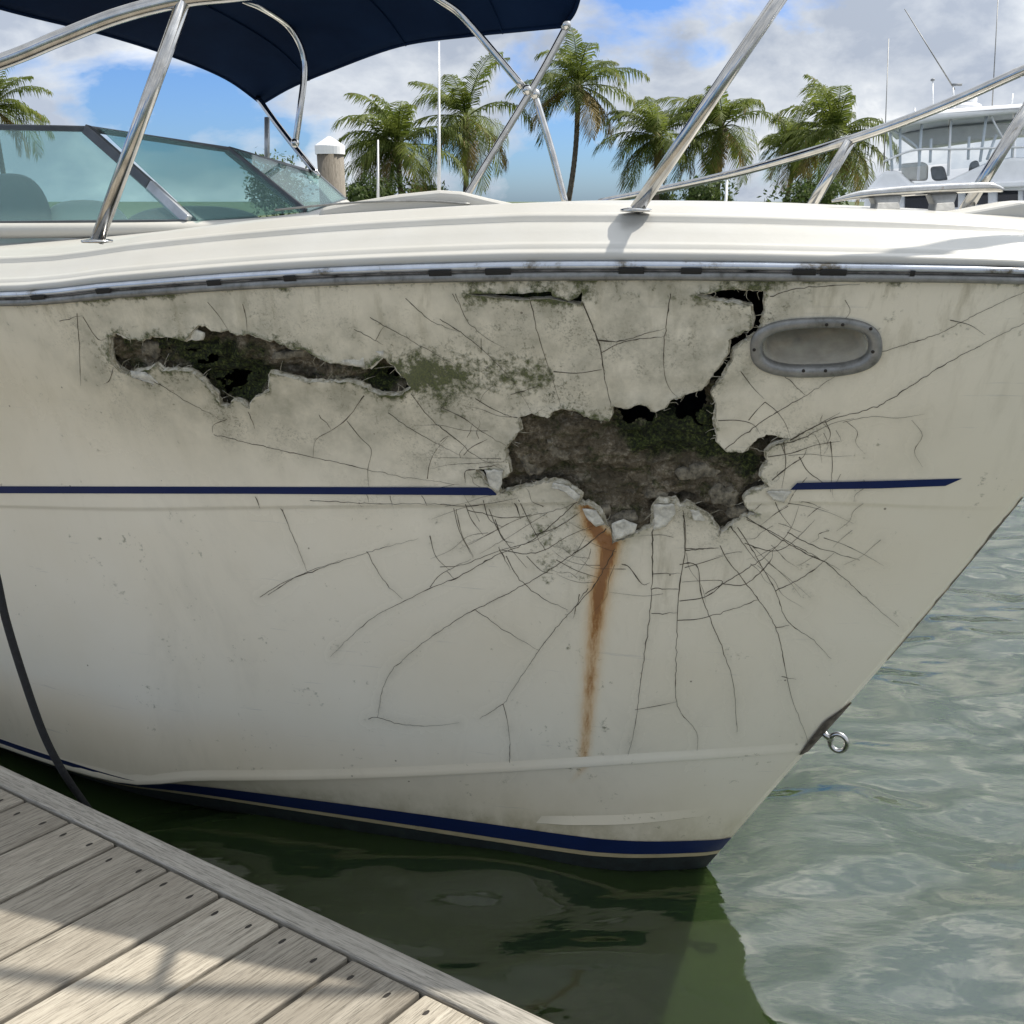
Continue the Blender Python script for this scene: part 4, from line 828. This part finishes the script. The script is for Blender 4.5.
# worn strip on the stem
vv = np.linspace(497, 660, 110)
MB().add(*stemstrip(vv, (.0022+.018*np.clip(vnoise(vv*.17, vv*0, 3)-.45, 0, 1)**1.6+.010*np.exp(-((vv-532)/8)**2)), .0016)).build('worn_stem', simple('worn_laminate', (.17, .155, .12), .9, .6, 40), boat)

# ---- bimini canopy
def coons(c0, c1, d0, d1, n=36, m=24):   # c0,c1: far and near edges; d0,d1: left and right edges
    S_c = lambda P, k: np.array([np.interp(np.linspace(0, 1, k), np.linspace(0, 1, len(smoothpath(P, 8))), np.array(smoothpath(P, 8))[:, j]) for j in range(3)]).T
    C0, C1, D0, D1 = S_c(c0, n), S_c(c1, n), S_c(d0, m), S_c(d1, m); V = []
    for j in range(m):
        v = j/(m-1)
        for i in range(n):
            u = i/(n-1); V.append((1-v)*C0[i]+v*C1[i]+(1-u)*D0[j]+u*D1[j]-((1-u)*(1-v)*C0[0]+u*(1-v)*C0[-1]+(1-u)*v*C1[0]+u*v*C1[-1])+np.array([0, 0, .07*math.sin(math.pi*u)*math.sin(math.pi*v)]))
    return np.array(V)
A0 = at(262, 104, 3.9); B0 = at(562, 27, 3.0); A1 = at(-190, -60, 2.75); B1 = at(620, -170, 2.65)
far_e = [A0, at(290, 88, 3.78), at(330, 71, 3.62), at(400, 46, 3.4), at(470, 36, 3.2), at(520, 31, 3.08), B0]; near_e = [A1, at(0, -130, 2.6), at(300, -190, 2.6), B1]
left_e = [A0, at(225, 78, 3.75), at(170, 55, 3.55), at(100, 33, 3.3), at(0, 8, 3.05), at(-90, -22, 2.9), A1]; right_e = [B0, at(574, 12, 2.95), at(582, -15, 2.9), at(600, -90, 2.78), B1]
V = coons(far_e, near_e, left_e, right_e); mb = MB(); mb.add(V, gridfaces(24, 36)); cv = mb.build('canopy', M_canvas, boat)
sm = cv.modifiers.new('solid', 'SOLIDIFY'); sm.thickness = .004
mb = MB(); mb.add(*tube([p+np.array([0, 0, .003]) for p in far_e], .007, 8)); mb.add(*tube(left_e, .006, 8)); mb.add(*tube(right_e, .007, 8)); mb.build('canopy_hem', M_canvas, boat)
VG = V.reshape(24, 36, 3)
for c_ in (9, 18, 27): MB().add(*tube([VG[r_, c_]-np.array([0, 0, .004]) for r_ in range(0, 24, 2)], .0035, 6, 2)).build('canopy_seam', M_canvas, boat)
for pts, r_ in (([at(215, -22, 3.2), at(238, -3, 3.25), at(262, 8, 3.3), at(288, 26, 3.4), at(302, 50, 3.45), at(304, 75, 3.48), at(300, 110, 3.5), at(295, 146, 3.55)], .0125),
                ([at(258, 98, 3.86), at(280, 128, 3.7), at(318, 176, 3.5)], .0125), ([at(415, -18, 2.95), at(440, 0, 2.97), at(462, 16, 3.0), at(490, 48, 3.0), at(523, 87, 3.0)], .012),
                ([at(568, 24, 2.96), at(533, 87, 2.98), at(470, 190, 3.0), at(465, 199, 3.0)], .0115), ([at(533, 90, 3.0), at(540, 112, 3.0), at(552, 152, 3.02), at(566, 206, 3.05)], .0115)):
    MB().add(*tube(pts, r_, 14)).build('canopy_tube', M_steel, boat)
for u, v, s in ((527, 90, 2.97), (535, 94, 2.99), (295, 143, 3.53), (566, 25, 2.95)):
    MB().add(*blob(at(u, v, s), .017, .017, .017, 2, 10)).build('tube_joint', M_steel, boat)
# antennas and small posts on the deck
for (u, v0, v1, s, ra, rb) in ((439, 42, 192, 3.4, .003, .0075), (378, 140, 197, 3.4, .003, .0055), (267, 118, 157, 3.6, .011, .011)):
    MB().add(*tube([at(u, v1+6, s), at(u, v0, s)], [rb, ra], 10, sm=False)).build('antenna' if ra < .01 else 'rod_holder', M_white if ra < .01 else M_framel, boat)

# ------------------------------------------------------------------ mooring line
ml = tube([at(-60, 330, 2.35), at(-38, 470, 2.28), at(-8, 560, 2.30), at(6, 620, 2.33), at(25, 682, 2.38), at(44, 735, 2.44), at(62, 770, 2.5), at(80, 797, 2.56), at(104, 830, 2.62)], .0098, 12)
tag(MB().add(*ml).build('mooring_line', M_rope), 'dark mooring line hanging in front of the white hull down to the dock edge', 'rope')

# ------------------------------------------------------------------ dock
ZD = .5
q0, q1 = atz(0, 765, ZD), atz(555, 1024, ZD); eD = (q1-q0)/np.linalg.norm(q1-q0); nD = np.array([eD[1], -eD[0], 0]);
if nD[1] > 0: nD = -nD
g1, g2 = atz(351, 956, ZD), atz(254, 1024, ZD); pd = (g2-g1)/np.linalg.norm(g2-g1)
dock = thing('dock', q0+np.array([0, 0, -ZD]), 'grey weathered wooden dock with diagonal planks and a narrow edge board', 'dock')
def rotz(d): return Matrix.Rotation(math.atan2(d[1], d[0]), 4, 'Z')
def quadrprism(c4_, z0, z1): return prism([np.array([p[0], p[1], z0]) for p in c4_], (0, 0, z1-z0))
EW = .056
a0 = q0-eD*7; a1 = q1+eD*4
o = MB().add(*quadrprism([a0, a1, a1+nD*EW, a0+nD*EW], ZD-.04, ZD+.002)).build('edge_board', M_edgeb, dock, smooth=False, rot=rotz(eD)); bevel(o, .005, 3)
o = MB().add(*quadrprism([a0+nD*.012, a1+nD*.012, a1+nD*.05, a0+nD*.05], ZD-.22, ZD-.042)).build('fascia_beam', M_edgeb, dock, smooth=False, rot=rotz(eD)); bevel(o, .004)
gp = [(72, 820), (120, 841), (170, 868), (222, 893), (283, 922), (351, 956), (424, 990)]
pos = [float(np.dot(atz(u, v, ZD)-q0, eD)) for u, v in gp]; pitch_ = (pos[-1]-pos[0])/(len(pos)-1)
bounds = [pos[0]-pitch_*k for k in range(26, 0, -1)]+pos+[pos[-1]+pitch_*k for k in range(1, 16)]
gapw = .011/abs(np.dot(pd, nD))
for i in range(len(bounds)-1):
    s0, s1 = bounds[i]+gapw/2, bounds[i+1]-gapw/2; st = q0+nD*(EW+.006)
    ln = 2.6; p = [st+eD*s0, st+eD*s1, st+eD*s1+pd*ln, st+eD*s0+pd*ln]
    mb = MB(); dz = random.uniform(-.002, .001); mb.add(*quadrprism(p, ZD-.034, ZD-.001+dz))
    o = mb.build('plank', M_plank, dock, smooth=False, rot=rotz(pd)); bevel(o, .0055, 3)
    for fr_ in (.22, .75):
        c = st+eD*(s0+(s1-s0)*fr_)+pd*random.uniform(.035, .05); c = np.array([c[0], c[1], ZD+dz-.0004])
        V = [c+.0045*random.uniform(.7, 1.2)*math.cos(k*math.pi/4)*np.array([pd[0]*2.2, pd[1]*2.2, 0])+.0045*math.sin(k*math.pi/4)*np.array([eD[0], eD[1], 0]) for k in range(8)]
        MB().add(V, [list(range(8))]).build('screw_head', M_screw, o, smooth=False)
for k in range(-3, 4):
    c = q0+eD*(k*1.9)+nD*.35; MB().add(*tube([(c[0], c[1], -1.2), (c[0], c[1], ZD-.05)], .11, 16, sm=False)).build('support_post', M_pile, dock)
for k in (0, 1.1, 2.1):
    b0 = a0+nD*(.3+k*.75); b1 = a1+nD*(.3+k*.75); MB().add(*quadrprism([b0, b1, b1+nD*.05, b0+nD*.05], ZD-.2, ZD-.04)).build('joist', M_pile, dock, smooth=False)

# ------------------------------------------------------------------ piling behind the boat
pc_ = at(333, 200, 9.3); pb = (pc_[0], pc_[1], 0); zt = at(333, 150, 9.3)[2]
pil = thing('mooring_piling', pb, 'round weathered wooden piling with a white cone cap behind the windshield', 'piling')
V, Fc = tube([(pb[0], pb[1], -1.5), (pb[0], pb[1], zt)], .135, 28, sm=False); MB().add(V, Fc).build('post', woodmat('piling_grain', (.10, .085, .065), (.20, .175, .14), (.30, .27, .22)), pil, rot=Matrix.Rotation(-math.pi/2, 4, 'Y'))
MB().add(*lathe((pb[0], pb[1], zt-.02), [(.142, -.03), (.15, -.03), (.152, .045), (.148, .055), (.02, .135), (.004, .14)], 28)).build('cap', M_white, pil, smooth=False)
# slim post on the far shore
for u, v0, v1, s, lab in ((727, 178, 215, 30, 'thin pale post standing between two palm trees'),):
    a, b = at(u, v1, s), at(u, v0, s); p = thing('channel_post', (a[0], a[1], 0), lab, 'post'); MB().add(*tube([(a[0], a[1], -1), b], .045, 10, sm=False)).build('pole', M_white, p); MB().add(*blob((b[0], b[1], b[2]), .07, .07, .06, 3, 8)).build('cap', M_white, p)

# ------------------------------------------------------------------ palms
def leafmat(name, c0, c1):
    L_ = Mat(name); nn = L_.noise(1.4, 3, .5); n2 = L_.noise(9, 3, .5); col = L_.ramp(L_.math('ADD', L_.math('MULTIPLY', nn, .6), L_.math('MULTIPLY', n2, .4)), [(.35, c0), (.65, c1)])
    L_.set(Base_Color=col, Roughness=.6, Specular_IOR_Level=.25); o_ = L_.t.nodes['Material Output']; tl = L_.n('ShaderNodeBsdfTranslucent'); L_.l(col, tl.inputs[0]); mx = L_.n('ShaderNodeMixShader'); mx.inputs[0].default_value = .45
    L_.l(L_.p.outputs[0], mx.inputs[1]); L_.l(tl.outputs[0], mx.inputs[2]); L_.l(mx.outputs[0], o_.inputs[0]); return L_.m
M_frond = leafmat('palm_frond', (.05, .080, .012), (.20, .235, .045)); M_old = leafmat('old_frond', (.17, .13, .045), (.32, .24, .09)); M_trunk = simple('palm_trunk', (.13, .105, .08), .9, .5, 6, bump=.6)
M_leaf = leafmat('shrub_leaf', (.03, .055, .014), (.11, .15, .04))
def palm(u, v, rpx, s, label, seed, lean=0.0, old=4, nf=None):
    nf = nf or random.Random(seed+40).randint(25, 35)
    rd = random.Random(seed); wind = rd.uniform(.05, .5); c = at(u, v, s); R = rd.uniform(.98, 1.2)*rpx*s/900; base = np.array([c[0]+lean, c[1], .72])
    p = thing('palm_tree', tuple(base), label, 'palm tree', 'palm trees on the shore')
    path = [base+(c-base)*k+np.array([lean*-.35*math.sin(math.pi*k), 0, 0]) for k in np.linspace(0, 1, 6)]
    V, Fc = tube(path, [.19, .13, .115, .11, .11, .14], 12, 10); V = np.array(V); V[:, :2] += (np.sin(V[:, 2]*30)*.006)[:, None]
    tk = MB().add(V, Fc).build('trunk', M_trunk, p)
    mb = MB()
    for k in range(nf):
        isold = k < old; az = 2*math.pi*(k*.381966)+rd.uniform(-.45, .45)
        el = rd.uniform(-.75, -.2) if isold else (1.35-1.75*((k-old)/(nf-old)))+rd.uniform(-.3, .3)
        ln = R*rd.uniform(.85, 1.35)*(.9 if isold else 1); droop = rd.uniform(.9, 1.9) if not isold else 1.1
        pts = []; pp = c.copy(); dirh = np.array([math.cos(az)-wind, math.sin(az), 0]); dirh /= np.linalg.norm(dirh); n = 22; ang = el
        for i in range(n+1):
            pts.append(pp.copy()); pp = pp+(dirh*math.cos(ang)+np.array([0, 0, math.sin(ang)]))*(ln/n); ang -= droop/n*(.4+1.5*i/n); ang = max(ang, -1.5)
        V, Fc = tube(pts, [.035, .022, .012, .004], 5, 1, False, False); mb.add(V, Fc, 2 if not isold else 1)
        side = np.cross(dirh, [0, 0, 1.]); side /= np.linalg.norm(side); NL = 44
        for j in range(NL):
            f = .14+.86*j/NL; x = f*n; i = min(int(x), n-1); q = pts[i]+(pts[i+1]-pts[i])*(x-i); tg = pts[i+1]-pts[i]; tg /= np.linalg.norm(tg); nrm = np.cross(side, tg)
            LL = ln*.43*(math.sin(math.pi*(.12+.84*f))**.7)*rd.uniform(.8, 1.1)
            for sg in (-1, 1):
                fw = .5+.5*f; d = side*sg*math.cos(fw)+tg*math.sin(fw)+nrm*rd.uniform(-.05, .30); d /= np.linalg.norm(d); wv = tg*.026*rd.uniform(.8, 1.3)*(R/2.4)**.5
                m1 = q+d*LL*.45-np.array([0, 0, LL*.14]); m2 = q+d*LL*.66-np.array([.10*LL, 0, LL*rd.uniform(.28, .62)]); b = len(mb.V)
                mb.add([q-wv*.6, q+wv*.6, m1+wv, m1-wv, m2], [[0, 1, 2, 3], [3, 2, 4]], 1 if (isold or (f > .8 and rd.random() < .06)) else 0)
    mb.build('crown', [M_frond, M_old, M_frond], p)
    nb = MB()
    for k in range(7): nb.add(*blob(c+np.array([rd.uniform(-.22, .22), rd.uniform(-.22, .22), rd.uniform(-.38, -.1)]), .11, .11, .13, 2, 6))
    nb.add(*tube([c-np.array([0, 0, .7]), c-np.array([0, 0, .25]), c+np.array([0, 0, .2])], [.12, .2, .06], 10)); nb.build('boot_and_coconuts', M_trunk, p)
palm(-8, 108, 46, 42, 'palm tree cut off by the left edge of the photo above the windshield', 1)
palm(398, 146, 54, 36, 'leftmost full palm, low bushy crown beside the white antennas', 2, .3, 3)
palm(466, 118, 56, 38, 'palm tree between the tall white antenna and the crossed canopy tubes', 3, -.2, 5)
palm(578, 86, 58, 38, 'tallest palm tree with a bare slim trunk below the end of the canopy', 4, -.55, 6)
palm(658, 138, 46, 37, 'small palm tree just left of the large leaning steel stanchion', 5, .2, 4)
palm(722, 128, 54, 38, 'palm tree just right of the large leaning steel stanchion', 6, 0, 4)
palm(795, 146, 42, 42, 'smaller palm half hidden behind the rightmost palm', 7, -.5, 3)
palm(835, 138, 54, 37, 'rightmost palm tree beside the big white yacht', 8, .1, 6)
def shrub(u, s, wpx, hpx, label, seed, vb=205):
    rd = random.Random(seed); a = at(u, vb, s); base = (a[0], a[1], .72); p = thing('shrub', base, label, 'shrub', 'low shrubs on the shore'); W_ = wpx*s/900; Hh = (at(u, vb-hpx, s)[2]-.72)
    mb = MB(); lumps = [(rd.uniform(-W_, W_)*.6, rd.uniform(-.8, .8), rd.uniform(.45, .8)*Hh, rd.uniform(.25, .45)*max(Hh, W_*.6)) for _ in range(11)]
    for k in range(2600):
        lx, ly, lz, r = rd.choice(lumps); d = np.array([rd.gauss(0, 1), rd.gauss(0, 1), rd.gauss(0, 1)]); d /= np.linalg.norm(d); q = np.array(base)+np.array([lx, ly, lz])+d*r*rd.uniform(.6, 1.08)
        if q[2] < .75: continue
        x = np.array([rd.gauss(0, 1) for _ in range(3)]); x /= np.linalg.norm(x); y = np.cross(x, d); y /= np.linalg.norm(y)+1e-9; l_ = rd.uniform(.07, .13)
        mb.add([q-x*l_, q+y*l_*.4, q+x*l_, q-y*l_*.4], [[0, 1, 2, 3]])
    mb.build('foliage', M_leaf, p)
    MB().add(*tube([base, (base[0], base[1], .72+Hh*.6)], .06, 8, sm=False)).build('stem', M_trunk, p)
shrub(375, 34, 42, 27, 'broad dark shrub under the leftmost full palm beside the piling', 11); shrub(432, 40, 30, 22, 'round shrub between the two leftmost full palms', 12)
shrub(660, 40, 14, 12, 'small low bush under the small palm left of the stanchion', 13); shrub(706, 35, 22, 24, 'green shrub at the foot of the palm right of the stanchion', 14)
shrub(800, 35, 40, 26, 'wide shrub around the foot of the two rightmost palms', 15); shrub(282, 40, 26, 42, 'green bush tops showing above the right end of the windshield', 16)

# ------------------------------------------------------------------ big yacht at the right
SY = 30.0
def y_(u, v, d=0.0): p = at(u, v, SY); return p+np.array([p[0]/p[1]*d, d, 0])
yb = y_(960, 200); yacht = thing('yacht', (yb[0], yb[1]+2, 0), 'big white flybridge yacht moored beyond the bow at the right edge', 'boat')
def ypr(name, px, d0, d1, mat, bev=.06, par=None, smooth=False):
    o = MB().add(*prism([y_(u, v, d0) for u, v in px], (y_(960, 200, d1)-y_(960, 200, d0))*[1, 1, 0])).build(name, mat, par or yacht, smooth=smooth)
    if bev: bevel(o, bev, 3, 30)
    return o
ypr('hull', [(820, 216), (1240, 205), (1250, 262), (850, 262), (835, 245)], -1, 4.2, M_white, .15)
ypr('deckhouse', [(862, 214), (866, 190), (895, 187), (1180, 178), (1200, 214)], -.4, 3.6, M_white, .1)
for a, b, c, d in ((872, 898, 201, 214), (905, 932, 194, 213), (941, 958, 192, 208), (966, 988, 191, 205), (998, 1018, 189, 203), (1024, 1050, 187, 201)):
    ypr('window', [(a, d), (b, d-1), (b, c-1), (a, c)], -.44, -.38, M_dark, 0)
ypr('flybridge', [(864, 192), (884, 171), (898, 171), (912, 184), (950, 180), (985, 164), (1010, 158), (1060, 158), (1100, 180), (1100, 190)], -.6, 3.4, M_white, .12)
ypr('flybridge_ledge', [(866, 193), (868, 188), (1100, 178), (1100, 184)], -.85, 3.6, M_white, .05)
ypr('seat', [(903, 180), (900, 163), (922, 161), (928, 163), (927, 180)], .6, 1.4, M_offw, .1); ypr('seat', [(932, 180), (930, 166), (944, 165), (948, 180)], .6, 1.6, M_grey, .1); ypr('console', [(968, 176), (970, 161), (978, 158), (982, 172)], 1.0, 1.9, M_grey, .1)
ypr('hardtop', [(884, 134), (896, 121), (935, 113), (985, 109), (1030, 106), (1110, 104), (1112, 112), (1035, 113), (985, 118), (940, 122), (905, 128)], -1.0, 3.6, M_white, .12)
ypr('hardtop_liner', [(896, 131), (914, 145), (940, 142), (1010, 132), (1090, 128), (1100, 114), (1000, 119), (940, 124)], 1.6, 3.3, M_offw, .1)
for u0, v0, u1, v1 in ((918, 180, 922, 118), (948, 176, 951, 116), (980, 162, 987, 112), (900, 171, 900, 128), (930, 163, 931, 140), (1012, 158, 1016, 110), (1050, 158, 1052, 108), (892, 171, 890, 134), (987, 160, 996, 136), (968, 160, 969, 138)):
    MB().add(*tube([y_(u0, v0, -.5), y_(u1, v1, -.5)], .045, 8, sm=False)).build('hardtop_post', M_white, yacht)
MB().add(*tube([y_(884, 162, -.6), y_(915, 151, -.6), y_(960, 150, -.6), y_(1060, 147, -.6)], .035, 8)).build('flybridge_rail', M_white, yacht)
MB().add(*tube([y_(893, 131, -.4), y_(910, 142, -.4), y_(918, 150, -.4), y_(919, 160, -.4)], .035, 8)).build('flybridge_rail', M_white, yacht)
mb = MB()
for k, (ul, ur) in enumerate(((886, 948), (951, 1012), (1016, 1080))):
    mb = MB(); mb.add([y_(ul, 170, -.55), y_(ur, 164, -.55), y_(ur, 113, -.55), y_(ul, 122, -.55)], [[0, 1, 2, 3]]); mb.build('clear_curtain', M_clear, yacht, smooth=False)
rdm = MB(); rdm.add(*blob(y_(968, 106, 1), .42, .42, .20, 2.6, 12)); rdm.add(*blob(y_(970, 98, 1), .24, .24, .24, 2, 12)); rdm.build('radar_dome', M_white, yacht)
for u0, v0, u1, v1, r_ in ((884, 165, 889, 36, .02), (992, 112, 1000, -30, .02), (955, 88, 905, 6, .022), (933, 116, 933, 80, .03), (1012, 108, 1013, 92, .03), (915, 120, 915, 106, .05), (955, 106, 953, 84, .04)):
    MB().add(*tube([y_(u0, v0, .5), y_(u1, v1, .5)], [r_, r_*.6], 8, sm=False)).build('antenna', M_white if r_ > .022 else M_dull, yacht)
MB().add(*blob(y_(933, 78, .5), .07, .07, .05, 2, 8)).build('masthead_light', M_grey, yacht)
MB().add(*box(y_(957, 83, .5), .32, .1, .07)).build('wind_sensor', M_grey, yacht)
MB().add(*tube([y_(990, 116, -.6), y_(996, 128, -.7), y_(1004, 142, -.6)], .03, 6)).build('davit_cable', M_white, yacht)
